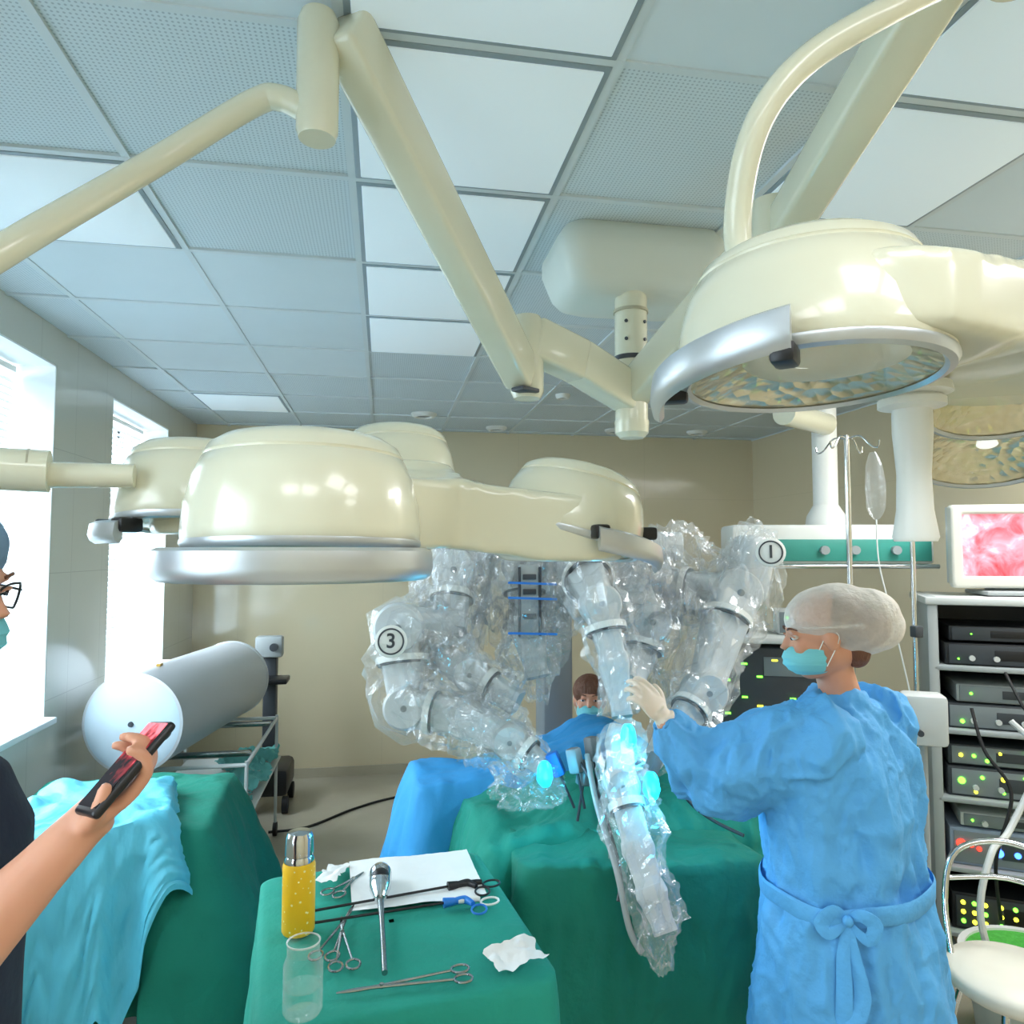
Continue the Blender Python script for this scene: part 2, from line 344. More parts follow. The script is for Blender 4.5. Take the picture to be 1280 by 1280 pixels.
dome(r,(-.125,1.2,1.912),.178,.182,(-.0,.03,1));dome(r,(-.35,1.45,1.955),.14,.155,(0,.1,1));dome(r,(.03,1.72,2.03),.135,.17,(0,.1,1));dome(r,(.36,1.4,1.925),.142,.15,(.27,.08,1))
rail(r,(-.135,1.195),.207,180,352,1.882,.05);rail(r,(-.35,1.45),.17,190,238,1.935,.04);rail(r,(.37,1.4),.172,272,352,1.925,.045,-.045)
# light two
r=thing('surgical_light','cream multi-dome surgical light with white central grip, tilted toward the table','surgical light',(.87,1.06,2.15))
g=G();beam(g,[(mast[0],mast[1],2.44),(1.0,1.72,2.74)],.085,.12);part(r,'swing_arm',g,cream)
g=G();beam(g,[(1.02,1.68,2.74),(.95,1.02,2.93)],.10,.09);part(r,'spring_arm',g,cream)
part(r,'elbow_joint',G().cyl((1.0,1.70,2.66),(1.0,1.70,2.82),.055),cream)
part(r,'wrist_joint',G().cyl((.98,.93,2.80),(.98,.93,2.96),.045),cream)
part(r,'support_tube',G().tube([(.97,.93,2.83),(.86,.92,2.78),(.72,.92,2.70),(.61,.95,2.63),(.55,.98,2.54),(.545,1.03,2.42),(.56,1.03,2.3)],.0215,18,8),cream)
part(r,'light_body',web((.84,.97,2.238),[((.665,.905,2.222),.335),((1.14,1.05,2.262),.30),((1.28,1.36,2.245),.24)],.105,hw=.17,it=14),cream,ang=60)
dome(r,(.60,.93,2.152),.178,.185,(.0,.05,1));dome(r,(1.16,1.15,2.19),.155,.17,(.14,.32,1));dome(r,(1.32,1.38,2.125),.165,.17,(.24,.34,1))
rail(r,(.60,.93),.217,150,232,2.125,.055,.04)
part(r,'grip_flange',G().lathe([(.001,2.18),(.06,2.18),(.062,2.165),(.045,2.160),(.052,2.155),(.052,2.143),(.03,2.138),(.03,2.125),(.001,2.125)],Matrix.Translation((.87,1.06,0))),white)
part(r,'grip',G().lathe([(.028,2.16),(.031,2.13),(.031,2.10),(.026,2.03),(.028,1.97),(.035,1.925),(.032,1.918),(.001,1.918)],Matrix.Translation((.87,1.06,0))),white,ang=60)
# ---------- instrument table ----------
ta=math.radians(8);tc_=V((.03,1.99,0));TM=Matrix.Translation(tc_)@Matrix.Rotation(ta,4,'Z')
r=thing('instrument_table','metal instrument trolley covered by a green cloth','table',M=TM)
part(r,'tabletop',G().box((0,0,.90),(.60,.69,.02),bev=.004),steel,local=True)
for x in (-.27,.27):
    for y in (-.31,.31): part(r,'leg',G().cyl((x,y,.0),(x,y,.9),.012,n=10),steel,local=True)
single('table_drape',drape(G(),tc_.x,tc_.y,.66,.75,.925,.72,ta,.018,7,3,fine=.004),green,'green surgical cloth with soft folds over the instrument table','drape',(tc_.x,tc_.y,.9),ang=180)
def cloth(cx,cy,w,d,z,rz,seed,amp=.006,n=26,jag=.0):
    g=G();R=[];c,s=math.cos(rz),math.sin(rz)
    for i in range(n+1):
        row=[]
        for j in range(n+1):
            x=(i/n-.5)*w;y=(j/n-.5)*d;q=noise.noise(V((x*9+seed,y*9,0)))
            e=1+jag*noise.noise(V((math.atan2(y,x)*2,seed,0)))
            x*=e;y*=e;row.append((cx+x*c-y*s,cy+x*s+y*c,z+amp*(1+q+.8*abs(noise.noise(V((x*30,y*30,seed)))))))
        R.append(row)
    return g.rings(R,cap=False,closed=False)
tz=.936
single('paper_towel',cloth(.10,2.20,.37,.32,tz,ta*.5,1,.004),paper,'white paper sheet spread on the green table','paper',(.1,2.2,tz))
single('gauze',cloth(.312,1.72,.12,.09,tz,.4,5,.02,18,.4),paper,'crumpled white gauze pad on the green table','gauze',(.31,1.71,tz))
single('cleaning_cloth',cloth(-.14,2.24,.06,.14,tz,-.2,9,.016,16,.4),paper,'folded white rag beside the thermos','cloth',(-.14,2.24,tz))
r=thing('thermos','yellow polka-dot thermos bottle with a steel cup lid','bottle',(-.205,1.96,tz))
yel=mat('yellow_print','E9B81F',.4);t=yel.node_tree;N=t.nodes;vo=N.new('ShaderNodeTexVoronoi');vo.inputs['Scale'].default_value=70;tcn=N.new('ShaderNodeTexCoord');t.links.new(tcn.outputs['Object'],vo.inputs['Vector'])
lt=N.new('ShaderNodeMath');lt.operation='LESS_THAN';lt.inputs[1].default_value=.2;t.links.new(vo.outputs['Distance'],lt.inputs[0]);mx=N.new('ShaderNodeMix');mx.data_type='RGBA';mx.inputs[6].default_value=col('F0BE1C');mx.inputs[7].default_value=col('FAEFA8');t.links.new(lt.outputs[0],mx.inputs[0]);t.links.new(mx.outputs[2],N['Principled BSDF'].inputs['Base Color'])
TT=Matrix.Translation((-.205,1.96,tz))
part(r,'bottle_body',G().lathe([(.001,0),(.038,0),(.041,.006),(.041,.165),(.038,.175)],TT),yel)
part(r,'cup_lid',G().lathe([(.037,.172),(.037,.18),(.033,.19),(.036,.193),(.034,.235),(.029,.247),(.001,.25)],TT),chrome)
r=thing('glass_jar','clear ribbed glass jar standing near the table edge','jar',(-.158,1.62,tz))
JT=Matrix.Translation((-.158,1.62,tz));jg=mat('jar_glass','F0F6F4',.03,.3,alpha=.02,edge=.45)
part(r,'jar_body',G().lathe([(.001,0),(.036,0),(.041,.008),(.041,.05),(.039,.055),(.041,.06),(.041,.10),(.034,.118),(.032,.122),(.034,.126),(.034,.145)],JT,cap=False),jg)
part(r,'jar_rim',G().lathe([(.0345,.143),(.0355,.146),(.033,.147),(.032,.144)],JT),mat('jar_rim_glass','F0F6F4',.05,alpha=.4))
part(r,'water',G().lathe([(.001,.055),(.037,.055)],JT),mat('water','CFE6E4',.02,alpha=.04,edge=.2))
def ringhandle(g,c,a,sz=.016,z=tz+.006):
    pts=[V((c[0]+sz*math.cos(q)*1.3*math.cos(a)-sz*math.sin(q)*math.sin(a),c[1]+sz*math.cos(q)*1.3*math.sin(a)+sz*math.sin(q)*math.cos(a),z)) for q in [i*pi/6 for i in range(13)]];g.tube(pts,.003,8,2)
def forceps(a,b,label,nm='forceps'):
    a,b=V((*a,tz+.006)),V((*b,tz+.006));d=(b-a).normalized();n=V((-d.y,d.x,0));r=thing(nm,label,'surgical tool',a)
    an=math.atan2(d.y,d.x)
    for s in (1,-1):
        g=G();g.tube([a-d*0,a+d*.04+n*.002*s,a.lerp(b,.35)-n*.002*s,a.lerp(b,.7)-n*.012*s,b-n*.018*s-d*.02],[.002,.0035,.004,.003,.003],8,5)
        ringhandle(g,(b-n*s*.02)[:2],an);part(r,'blade_and_handle',g,steel)
    part(r,'hinge_pin',G().cyl(a.lerp(b,.35)-V((0,0,.004)),a.lerp(b,.35)+V((0,0,.006)),.005,n=10),steel)
forceps((-.092,1.665),(.185,1.69),'long straight steel clamp with ring handles lying on green cloth')
forceps((-.07,2.06),(-.13,1.82),'slim steel scissors with ring handles pointing away','scissors')
forceps((-.10,2.0),(-.08,1.77),'thin steel needle driver lying on green cloth','needle_driver')
forceps((-.05,2.26),(-.13,2.14),'short steel clamp on the white paper','clamp')
for a,b,hm,lb in [((-.19,2.03),(.19,2.11),black,'black-shafted laparoscopic instrument with black pistol handle'),((-.19,1.965),(.17,2.015),bluetape,'black-shafted laparoscopic instrument with blue and white handle')]:
    a,b=V((*a,tz+.012)),V((*b,tz+.012));d=(b-a).normalized();n=V((-d.y,d.x,0));r=thing('laparoscopic_instrument',lb,'surgical tool',a)
    part(r,'shaft',G().cyl(a,b,.0035,n=10),black);part(r,'knob',G().cyl(b,b+d*.03,.013,.010),hm)
    an=math.atan2(d.y,d.x)
    g=G();g.tube([b+d*.03,b+d*.06,b+d*.075-n*.03],[.009,.011,.007],10);ringhandle(g,(b+d*.085-n*.055)[:2],an+1.2,.02,tz+.008);part(r,'handle',g,hm)
    g=G();g.tube([b+d*.035,b+d*.085-n*.005,b+d*.10-n*.01],[.008,.008,.006],10);ringhandle(g,(b+d*.125-n*.02)[:2],an+.2,.02,tz+.008);part(r,'trigger',g,white if hm is bluetape else black)
r=thing('endoscope','steel telescope with round dark camera head','surgical tool',(0,2.1,tz))
part(r,'scope_tube',G().tube([(.012,1.72,tz+.008),(.005,1.95,tz+.012),(0,2.06,tz+.02)],[.007,.007,.010],12),steel)
part(r,'scope_head',G().tube([(0,2.05,tz+.02),(0,2.10,tz+.03),(0,2.17,tz+.035),(0,2.20,tz+.035)],[.014,.03,.033,.02],20),chrome)
part(r,'eyepiece',G().sph((0,2.13,tz+.045),(.026,.035,.022)),black)
# ---------- operating table ----------
r=thing('operating_table','operating table on a steel pedestal beneath green drapes','operating table',(.85,2.75,0))
part(r,'base',G().box((.85,2.8,.06),(.5,.9,.1),bev=.03),steel);part(r,'pedestal',G().box((.85,2.8,.45),(.24,.3,.75),bev=.03),steel);part(r,'mattress',G().box((.85,2.72,.85),(.66,.9,.06),bev=.02),black)
hf=lambda x,y:.035*noise.noise(V((x*4,y*5,2)))+.022*abs(noise.noise(V((x*14,y*3,7))))
single('surgical_drape',drape(G(),.84,2.53,.80,.62,.905,.86,math.radians(-2),.024,5,7,hf,.02,fine=.010),green2,'deep green cloth hanging to the floor over the table end','drape',(.84,2.52,.9),ang=180)
hf2=lambda x,y:.10*math.exp(-((x-.1)/.35)**2-(y/.3)**2)+.04*noise.noise(V((x*5,y*6,4)))+.05*abs(noise.noise(V((x*12,y*4,1))))
single('surgical_drape',drape(G(),.86,2.86,1.05,.75,.91,.42,math.radians(4),.035,6,11,hf2,.10,fine=.02),green,'rumpled green cloth mounded over the patient','drape',(.86,2.9,.9),ang=180)
hf3=lambda x,y:.15*math.exp(-((x-.26)/.26)**2)+.03*noise.noise(V((x*4,y*4,9)))+.02*abs(noise.noise(V((x*13,y*6,1))))
single('blue_drape',drape(G(),.66,3.12,1.06,.32,.985,.66,math.radians(3),.04,6,21,hf3,.15,fine=.010),blued,'bright blue non-woven sheet hanging behind the green drapes','drape',(.62,3.1,.9),ang=180)
# ---------- robot ----------
r=thing('surgical_robot','grey multi-arm surgical robot wrapped in clear plastic sleeves','surgical robot',(1.0,3.9,0))
part(r,'cart_base',G().box((1.0,4.05,.18),(.7,.9,.32),bev=.06),lgray)
part(r,'column',G().box((.94,3.95,1.1),(.17,.22,1.6),bev=.03),mgray)
part(r,'boom',merge(G().box((.85,3.45,1.93),(1.2,.28,.14)).box((.98,3.7,1.95),(.3,.6,.16)),.02,6),robotm,ang=60)
def lin(P,k=5):
    o=[]
    for a,b in zip(P,P[1:]):
        for j in range(k): o.append(V(a).lerp(V(b),j/k))
    return o+[V(P[-1])]
def arm(pts,rad,jn,seed,cov=1.35,light=None,jit=.42):
    P=[V(p) for p in pts];g=G();rad=[x*1.15 for x in rad]
    for i in range(len(P)-1):
        d=(P[i+1]-P[i]).normalized();x=d.cross(V((.2,1,.1))).normalized();y=d.cross(x)
        def rect(c,w,h,m=.3):
            o=[]
            for sx_,sy_,a0 in ((1,1,0),(-1,1,90),(-1,-1,180),(1,-1,270)):
                for q in range(4):
                    a=math.radians(a0+q*30);o.append(c+x*(sx_*w*(1-m)+w*m*math.cos(a))+y*(sy_*h*(1-m)+h*m*math.sin(a)))
            return o
        ra,rb=rad[i],rad[i+1]
        g.rings([rect(P[i]-d*ra*.3,ra*.9,ra*.8),rect(P[i].lerp(P[i+1],.12),ra*1.0,ra*.9),rect(P[i].lerp(P[i+1],.3),ra*.86,ra*.75),rect(P[i].lerp(P[i+1],.85),rb*.84,rb*.75),rect(P[i+1]+d*rb*.3,rb*.9,rb*.8)])
    a=part(r,'robot_arm',g,robotm,ang=35)
    for i in jn:
        yv=V((-.15,-1,.1)).normalized()
        part(a,'joint_housing',G().lathe([(.001,-1.15*rad[i]),(rad[i]*.95,-1.15*rad[i]),(rad[i]*1.08,-1.0*rad[i]),(rad[i]*1.08,.8*rad[i]),(rad[i]*.95,.98*rad[i]),(.001,1.0*rad[i])],aim(P[i],yv),28),robotm,top=r)
        part(a,'joint_screw',G().cyl(P[i]+yv*rad[i]*.9,P[i]+yv*rad[i]*1.03,rad[i]*.16,n=12),mgray,top=r)
        q=P[min(i+1,len(P)-1)];d=(q-P[i]).normalized()
        if d.length>0:
            part(a,'joint_ring',G().lathe([(rad[i]*.95,-.012),(rad[i]*1.14,-.012),(rad[i]*1.14,.012),(rad[i]*.95,.012)],aim(P[i]+d*rad[i]*1.35,d,(0.01,1,.02)),24),white,top=r)
            part(a,'joint_gap',G().lathe([(rad[i]*.9,.012),(rad[i]*1.06,.012),(rad[i]*1.06,.020),(rad[i]*.9,.020)],aim(P[i]+d*rad[i]*1.35,d,(0.01,1,.02)),24),dgray,top=r)
    g=G();sm_=lin(pts,11);nr_=[]
    for i in range(len(rad)-1): nr_+=[rad[i]*(1-j/11)+rad[i+1]*j/11 for j in range(11)]
    nr_.append(rad[-1]);g.tube(sm_,[x*cov*1.18 for x in nr_],28,1,jit=jit,seed=seed)
    part(a,'plastic_sleeve',g,plastic,smooth=False,label='creased clear plastic sleeve',top=r)
    if light:
        L=V(light);g=G();g.tube([L+V((0,0,.02)),L,L+V((.0,-.005,-.035)),L+V((.005,-.01,-.06))],[.012,.024,.028,.012],14,4);part(a,'arm_light',g,cyl_light,label='glowing cyan status light',top=r)
        l=bpy.data.lights.new('arm_glow','POINT');l.energy=1.5;l.color=(.05,.65,1);l.shadow_soft_size=.03;o=bpy.data.objects.new('arm_glow',l);C.objects.link(o);o.location=L+V((.0,-.06,-.02))
    return a
def badge(p,z,ch,parent):
    M=aim(p,z);part(parent,'number_disc',G().lathe([(.058,-.02),(.06,-.004),(.056,-.001),(.001,-.001)],M,28),white,top=r);g=G();g.tube([M@V((.046*math.cos(i*pi/12),.046*math.sin(i*pi/12),0)) for i in range(25)],.0032,6,2);part(parent,'number_ring',g,dgray,top=r)
    part(parent,'number_mark',textg(ch,.075,M,.003),dgray,top=r)
def puff(c,d,seed,par,jit=.4):
    me=bmesh.new();bmesh.ops.create_icosphere(me,subdivisions=5,radius=1)
    for v in me.verts:
        n_=v.co.copy();s_=V((n_.x*2.2+seed,n_.y*2.2,n_.z*1.2));s2=V((n_.x*4.5,n_.y*4.5+seed,n_.z*2.4));s3=V((n_.x*9,n_.y*9,n_.z*6+seed))
        f=1+jit*(noise.noise(n_*1.4+V((seed,0,0)))+.9*(.4-1.6*abs(noise.noise(s_)))+.55*(.4-1.6*abs(noise.noise(s2)))+.25*(.4-1.6*abs(noise.noise(s3))))
        v.co=V((c[0]+n_.x*d[0]*f,c[1]+n_.y*d[1]*f,c[2]+n_.z*d[2]*f*1.1))
    m=bpy.data.meshes.new('m');me.to_mesh(m);me.free();part(par,'plastic_sleeve',m,plastic,smooth=False,label='loose hanging clear plastic',top=r)
a3=arm([(.42,3.35,1.93),(.30,3.08,1.82),(.27,2.98,1.60),(.07,2.90,1.60),(.09,2.82,1.31),(.30,2.74,1.28),(.46,2.64,1.21),(.57,2.56,1.14)],[.075,.075,.07,.08,.065,.06,.05,.035],[1,3,4,6],1,1.25,(.545,2.43,1.17))
badge((.03,2.725,1.57),(-.1,-1,.1),'3',a3)
a2=arm([(.62,3.35,1.93),(.60,3.1,1.85),(.60,3.02,1.6),(.63,2.95,1.40)],[.07,.075,.07,.05],[1],2,1.5)
for z in (1.775,1.715,1.575): part(a2,'blue_tape',G().box((.59,2.84,z),(.2,.004,.009),Matrix.Rotation(.04,3,'Y')),bluetape,top=r)
part(a2,'instrument_carriage',G().box((.585,2.90,1.70),(.08,.03,.30),bev=.008),gray,top=r)
for z in (1.8,1.74,1.64): part(a2,'carriage_clip',G().box((.585,2.88,z),(.055,.014,.022),bev=.003),dgray,top=r)
for x in (.545,.63): part(a2,'carriage_rail',G().cyl((x,2.885,1.84),(x,2.885,1.56),.006,n=8),dgray,top=r)
ac=arm([(.97,3.4,1.9),(.84,3.0,1.84),(.82,2.68,1.70),(.845,2.6,1.5),(.85,2.52,1.32)],[.075,.085,.062,.050,.036],[1,2],3,1.25,(.825,2.38,1.295))
al=arm([(.82,2.46,1.26),(.765,2.28,1.15),(.775,2.16,1.0),(.79,2.09,.90),(.815,2.05,.81)],[.04,.045,.045,.042,.035],[1],4,1.3,(.845,2.22,1.18))
a1=arm([(1.15,3.4,1.88),(1.25,3.15,1.74),(1.50,2.93,1.72),(1.27,2.74,1.34),(1.12,2.66,1.22),(.98,2.56,1.14)],[.075,.08,.085,.065,.05,.035],[1,2,3],5,1.25)
part(a1,'arm_housing',G().box((1.575,2.92,1.83),(.15,.16,.28),Matrix.Rotation(.22,3,'Y'),bev=.035,seg=4),robotm,top=r)
puff((1.57,2.9,1.80),(.12,.12,.20),31,a1,.28)
badge((1.575,2.745,1.90),(-.4,-1,.1),'1',a1)
a5=arm([(1.02,3.4,1.85),(1.08,3.1,1.80),(1.12,2.95,1.6),(1.06,2.9,1.46),(1.0,2.8,1.38)],[.06,.07,.07,.055,.04],[2],6,1.4)
# second instrument link low on the left arm and spare set-up joint
a6=arm([(.20,2.95,1.50),(.34,2.85,1.42),(.50,2.75,1.33)],[.05,.055,.045],[1],9,1.35)
for c_,d_,s_,p_ in [((.28,3.0,1.72),(.14,.11,.22),11,a3),((.24,2.8,1.40),(.16,.1,.15),12,a3),((.74,2.95,1.78),(.13,.12,.17),13,ac),((1.24,2.85,1.48),(.14,.1,.2),14,a1),((1.0,2.9,1.77),(.15,.11,.16),15,a5),((.60,2.93,1.48),(.11,.09,.16),16,a2),((.50,2.52,1.10),(.12,.07,.08),17,a3),((.80,2.26,1.10),(.08,.05,.07),18,al),((.80,2.05,.80),(.055,.04,.08),19,al),((1.3,2.62,1.12),(.16,.09,.10),20,a1),((1.42,2.55,1.02),(.09,.06,.1),21,a1),((1.30,3.05,1.80),(.17,.1,.17),23,a1),((.45,3.02,1.78),(.12,.1,.17),24,a2),((.38,2.68,1.25),(.13,.08,.11),25,a6)]: puff(c_,d_,s_,p_,.46)
for c_,dv in (((.60,2.5,1.16),(.25,-.1,-.6)),((.70,2.48,1.13),(-.15,-.1,-.7)),((.96,2.5,1.14),(-.35,-.1,-.6)),((.90,2.45,1.10),(-.1,0,-.7)),((.66,2.46,1.18),(.1,-.1,-.6)),((.74,2.52,1.20),(.05,-.1,-.6))):
    c_=V(c_);dv=V(dv).normalized();part(r,'instrument_body',G().box(c_,(.045,.045,.085),dv.to_track_quat('Z','Y').to_matrix(),bev=.01),mgray if c_.x>.65 else bluetape);part(r,'instrument_shaft',G().cyl(c_,c_+dv*.16,.005,n=10),dgray)
for P_ in ([(.66,2.5,1.2),(.70,2.35,1.12),(.715,2.22,1.0),(.72,2.16,.92),(.70,2.12,.86)],[(1.0,2.5,1.2),(1.05,2.45,1.05),(1.12,2.4,.98),(1.2,2.3,.95)]): part(r,'hose',G().tube(P_,.006,8,8),dgray)
part(r,'camera_cable',G().tube([(.70,2.45,1.2),(.69,2.3,1.08),(.70,2.14,.95),(.72,2.08,.80),(.75,2.06,.74)],.010,10,8),gray)
# ---------- people ----------
def face_frame(c,f,up=(0,0,1)):
    f=V(f).normalized();x=f.cross(V(up)).normalized();u=x.cross(f);return Matrix.Translation(c)@Matrix((x,f,u)).transposed().to_4x4()
def headg(g,F):
    S=F.to_3x3()
    def e(c,d): g.sph(F@V(c),d,S,20)
    e((0,-.012,.03),(.074,.096,.088));e((0,.022,-.02),(.058,.070,.088));e((0,.045,-.082),(.034,.036,.028));e((0,-.01,-.04),(.060,.07,.06))
    g.tube([F@V((0,.086,.024)),F@V((0,.097,0)),F@V((0,.110,-.018))],[.007,.009,.012],10,4)
    e((0,.080,.032),(.045,.011,.009));e((.034,.07,-.02),(.02,.018,.02));e((-.034,.07,-.02),(.02,.018,.02));e((0,.088,-.052),(.022,.01,.006));e((0,.086,-.062),(.019,.011,.007))
    for s in (1,-1): e((s*.074,-.004,-.004),(.009,.02,.031))
def faceparts(root,body,F,mask=True,lid=True):
    S=F.to_3x3()
    for s in (1,-1):
        part(body,'eye',G().sph(F@V((s*.031,.079,.013)),(.0125,.0105,.0065),S,14),eyew,top=root)
        part(body,'iris',G().sph(F@V((s*.031,.087,.012)),(.0055,.0035,.0055),S,10),iris,top=root)
        part(body,'eyelid',G().tube([F@V((s*.017,.086,.014)),F@V((s*.031,.0905,.0195)),F@V((s*.045,.082,.014))],.0028,6,5),skin,top=root)
        part(body,'eyebrow',G().tube([F@V((s*.015,.090,.034)),F@V((s*.034,.088,.039)),F@V((s*.052,.073,.033))],[.0025,.003,.0015],6,4),hair,top=root)
    if mask:
        g=G();g.sph(F@V((0,.036,-.048)),(.064,.080,.052),S,28);me=g.mesh()
        bm=bmesh.new();bm.from_mesh(me);Fi=F.inverted();bmesh.ops.delete(bm,geom=[v for v in bm.verts if (Fi@v.co).y<.012],context='VERTS')
        for v in bm.verts:
            l=Fi@v.co;l.y+=.0025*math.sin(l.z*420);v.co=F@l
        bm.to_mesh(me);bm.free()
        part(body,'face_mask',me,maskm,label='pleated teal surgical mask',top=root)
        for s in (1,-1): part(body,'ear_loop',G().tube([F@V((s*.06,.03,-.025)),F@V((s*.076,-.0,.02)),F@V((s*.082,-.02,.0)),F@V((s*.062,.02,-.07))],.0014,6,5),white,top=root)
def hand(g,M,curl,side=1,wrist=True):
    S=M.to_3x3()
    g.sph(M@V((0,.045,0)),(.037,.052,.014),S,16);g.sph(M@V((side*.018,.03,-.006)),(.02,.03,.014),S,12)
    if wrist: g.tube([M@V((0,-.01,0)),M@V((0,.03,0))],[.025,.026],12,3)
    for i,(bx,by,L) in enumerate([(.028,.086,.072),(.010,.092,.08),(-.010,.088,.075),(-.027,.078,.06)]):
        p=V((side*bx,by-.01,0));a=0;P=[M@(p-V((0,.02,0))),M@p];c=curl[i]
        for k,f in enumerate((.45,.32,.25)):
            a+=c[k] if hasattr(c,'__len__') else c;p=p+V((side*bx*.15*f,math.cos(a)*L*f,-math.sin(a)*L*f));P.append(M@p)
        g.tube(P,[.0098,.0098,.0093,.0085,.007],10,4);g.sph(P[-1],.007,n=8)
    th=curl[4];p=V((side*.022,.02,-.006));q=p+V((side*.03,.03,-.008-.01*th));w=q+V((side*(.022-.03*th),.024,-.02*th));g.tube([M@V((side*.008,.008,-.004)),M@p,M@q,M@w],[.012,.013,.0105,.008],10,4);g.sph(M@w,.008,n=8)
def hframe(w,y,n):
    y=V(y).normalized();z=-V(n);z=(z-y*z.dot(y)).normalized();x=y.cross(z);return Matrix.Translation(w)@Matrix((x,y,z)).transposed().to_4x4()
def ell(c,a,f,ra,rf,n=40):
    return [V(c)+a*(ra*math.cos(2*pi*i/n))+f*(rf*math.sin(2*pi*i/n)) for i in range(n)]
def fold(amp,sz=6,st=.35,seed=0):
    return lambda co,n:amp*(noise.noise(V((co.x*sz+seed,co.y*sz,co.z*sz*st)))+.6*noise.noise(V((co.x*sz*2.7+seed,co.y*sz*2.7,co.z*sz*st*2.4))))-amp*.3
def crease(amp,sz,seed):
    def f_(co,n):
        q=V((co.x*sz+seed,co.y*sz,co.z*sz*.55));w=V((noise.noise(q*.7),noise.noise(q*.7+V((5,0,0))),noise.noise(q*.7+V((0,7,0)))))
        return amp*(.45-abs(noise.noise(q+w*1.2))*2.2)
    return f_
# nurse
f=V((-.45,.9,0)).normalized();a=V((f.y,-f.x,0))
ctr=V((1.265,1.85,0))
nr=thing('person','person in blue surgical gown and mesh cap, reaching with gloved hand','person',ctr)
F=face_frame((1.180,1.80,1.672),(-1,.32,-.2))
g=G();headg(g,F)
neck=V((1.26,1.83,1.46));g.tube([V((1.205,1.81,1.62)),V((1.235,1.82,1.54)),neck],[.05,.052,.06],16,4)
shl=ctr-a*.17+V((0,0,1.42));shr=ctr+a*.19+V((0,0,1.42));ell_=V((.91,1.91,1.30));wrl=V((.785,1.96,1.43));elr=V((1.54,2.04,1.14));wrr=V((1.50,2.22,1.12))
g.rings([ell(ctr+V((0,0,z)),a,f,p,q) for z,p,q in ((.85,.17,.12),(1.0,.15,.11),(1.2,.16,.11),(1.36,.18,.11),(1.44,.13,.08),(1.48,.06,.06))])
g.tube([shl,ell_,wrl],[.055,.045,.03],14,5);g.tube([shr,elr,wrr],[.055,.045,.03],14,5)
for s in (-1,1): g.tube([ctr+a*s*.09+V((0,0,.9)),ctr+a*s*.1+f*.02+V((0,0,.5)),ctr+a*s*.1+V((0,0,.09))],[.085,.06,.04],14,5);g.sph(ctr+a*s*.1+f*.06+V((0,0,.05)),(.045,.11,.045),face_frame((0,0,0),f).to_3x3())
body=part(nr,'body',merge(g,.007,3),skin,ang=180)
faceparts(nr,body,F)
g=G();g.rings([ell(ctr+V(o)+V((0,0,z)),a,f,p,q,48) for z,p,q,o in ((.42,.31,.27,(0,0,0)),(.7,.285,.235,(0,0,0)),(.92,.26,.205,(0,0,0)),(1.04,.242,.185,(0,0,0)),(1.2,.255,.19,(0,0,0)),(1.34,.25,.165,(0,0,0)),(1.43,.205,.13,(0,0,0)),(1.485,.12,.095,(-.01,0,0)),(1.52,.078,.072,(-.02,-.01,0)))])
g.tube([shl+a*.04,shl-a*.02-V((0,0,.02)),shl.lerp(ell_,.5)-V((0,0,.02)),ell_-V((0,0,.02)),ell_.lerp(wrl,.5)-V((0,0,.02)),wrl+V((-.006,.002,.008))],[.11,.118,.126,.118,.095,.050],20,6)
g.tube([shr-a*.04,shr+a*.02-V((0,0,.02)),shr.lerp(elr,.5),elr,wrr],[.105,.11,.105,.09,.048],20,6)
fn0=fold(.022,5,.35,3);fn1=crease(.019,5.5,8);fn2=crease(.011,12,3);fn3=crease(.005,24,5)
part(nr,'gown',merge(g,.008,3,lambda c,n:fn0(c,n)+fn1(c,n)+fn2(c,n)+fn3(c,n)),blue,ang=180,label='light blue long-sleeved creased surgical gown')
g=G();R=[]
for z,k in ((.978,.000),(.985,.004),(1.02,.005),(1.028,.0)): R.append([p+V((0,0,.02*noise.noise(p*6))) for p in ell(ctr+V((0,0,z)),a,f,.258+k,.203+k,60)])
part(nr,'waist_tie',g.rings(R,cap=False),blue)
n_=V((-.55,-.83,0)).normalized();t_=V((.83,-.55,0));bk=ctr+n_*.243+V((0,0,1.0));g=G()
for s in (1,-1):
    g.tube([bk,bk+t_*s*.03+n_*.010+V((0,0,.018)),bk+t_*s*.060+n_*.008+V((0,0,.008*s-.008)),bk+t_*s*.042+n_*.012-V((0,0,.036)),bk-V((0,0,.006))],[.006,.016,.019,.015,.006],10,6,sx=.25)
    g.tube([bk,bk+t_*s*.012+n_*.010-V((0,0,.08)),bk+t_*(.020*s+.008)+n_*.02-V((0,0,.17)),bk+t_*(.012*s-.01)+n_*.03-V((0,0,.30-.06*s))],[.008,.016,.020,.022],10,7,sx=.22)
g.sph(bk+n_*.010,(.013,.013,.014));part(nr,'bow',g,blue,ang=60,label='tied fabric bow at the waist')
S=F.to_3x3();g=G();g.sph(F@V((0,-.035,.055)),(.098,.125,.082),S,24);g.sph(F@V((0,-.085,.03)),(.098,.125,.088),S,24);g.sph(F@V((0,-.115,.005)),(.085,.10,.075),S,20)
me=merge(g,.006,9,lambda c,n:.0025*noise.noise(c*30)+.005*noise.noise(c*13))
part(nr,'hair_cap',me,capm,ang=180,label='translucent white bouffant mesh cap')
g=G();g.tube([F@V((math.cos(q)*.088,-.02+.103*math.sin(q),.030+.012*math.sin(q))) for q in [i*pi/12 for i in range(25)]],.004,8,2);part(nr,'cap_band',g,capm)
g=G();g.sph(F@V((0,-.045,.03)),(.080,.092,.082),S,20);g.sph(F@V((0,-.11,.0)),(.058,.07,.055),S,16);g.sph(F@V((0,-.075,-.045)),(.056,.04,.055),S,16);part(nr,'hair',merge(g,.007,3),hair,ang=180)
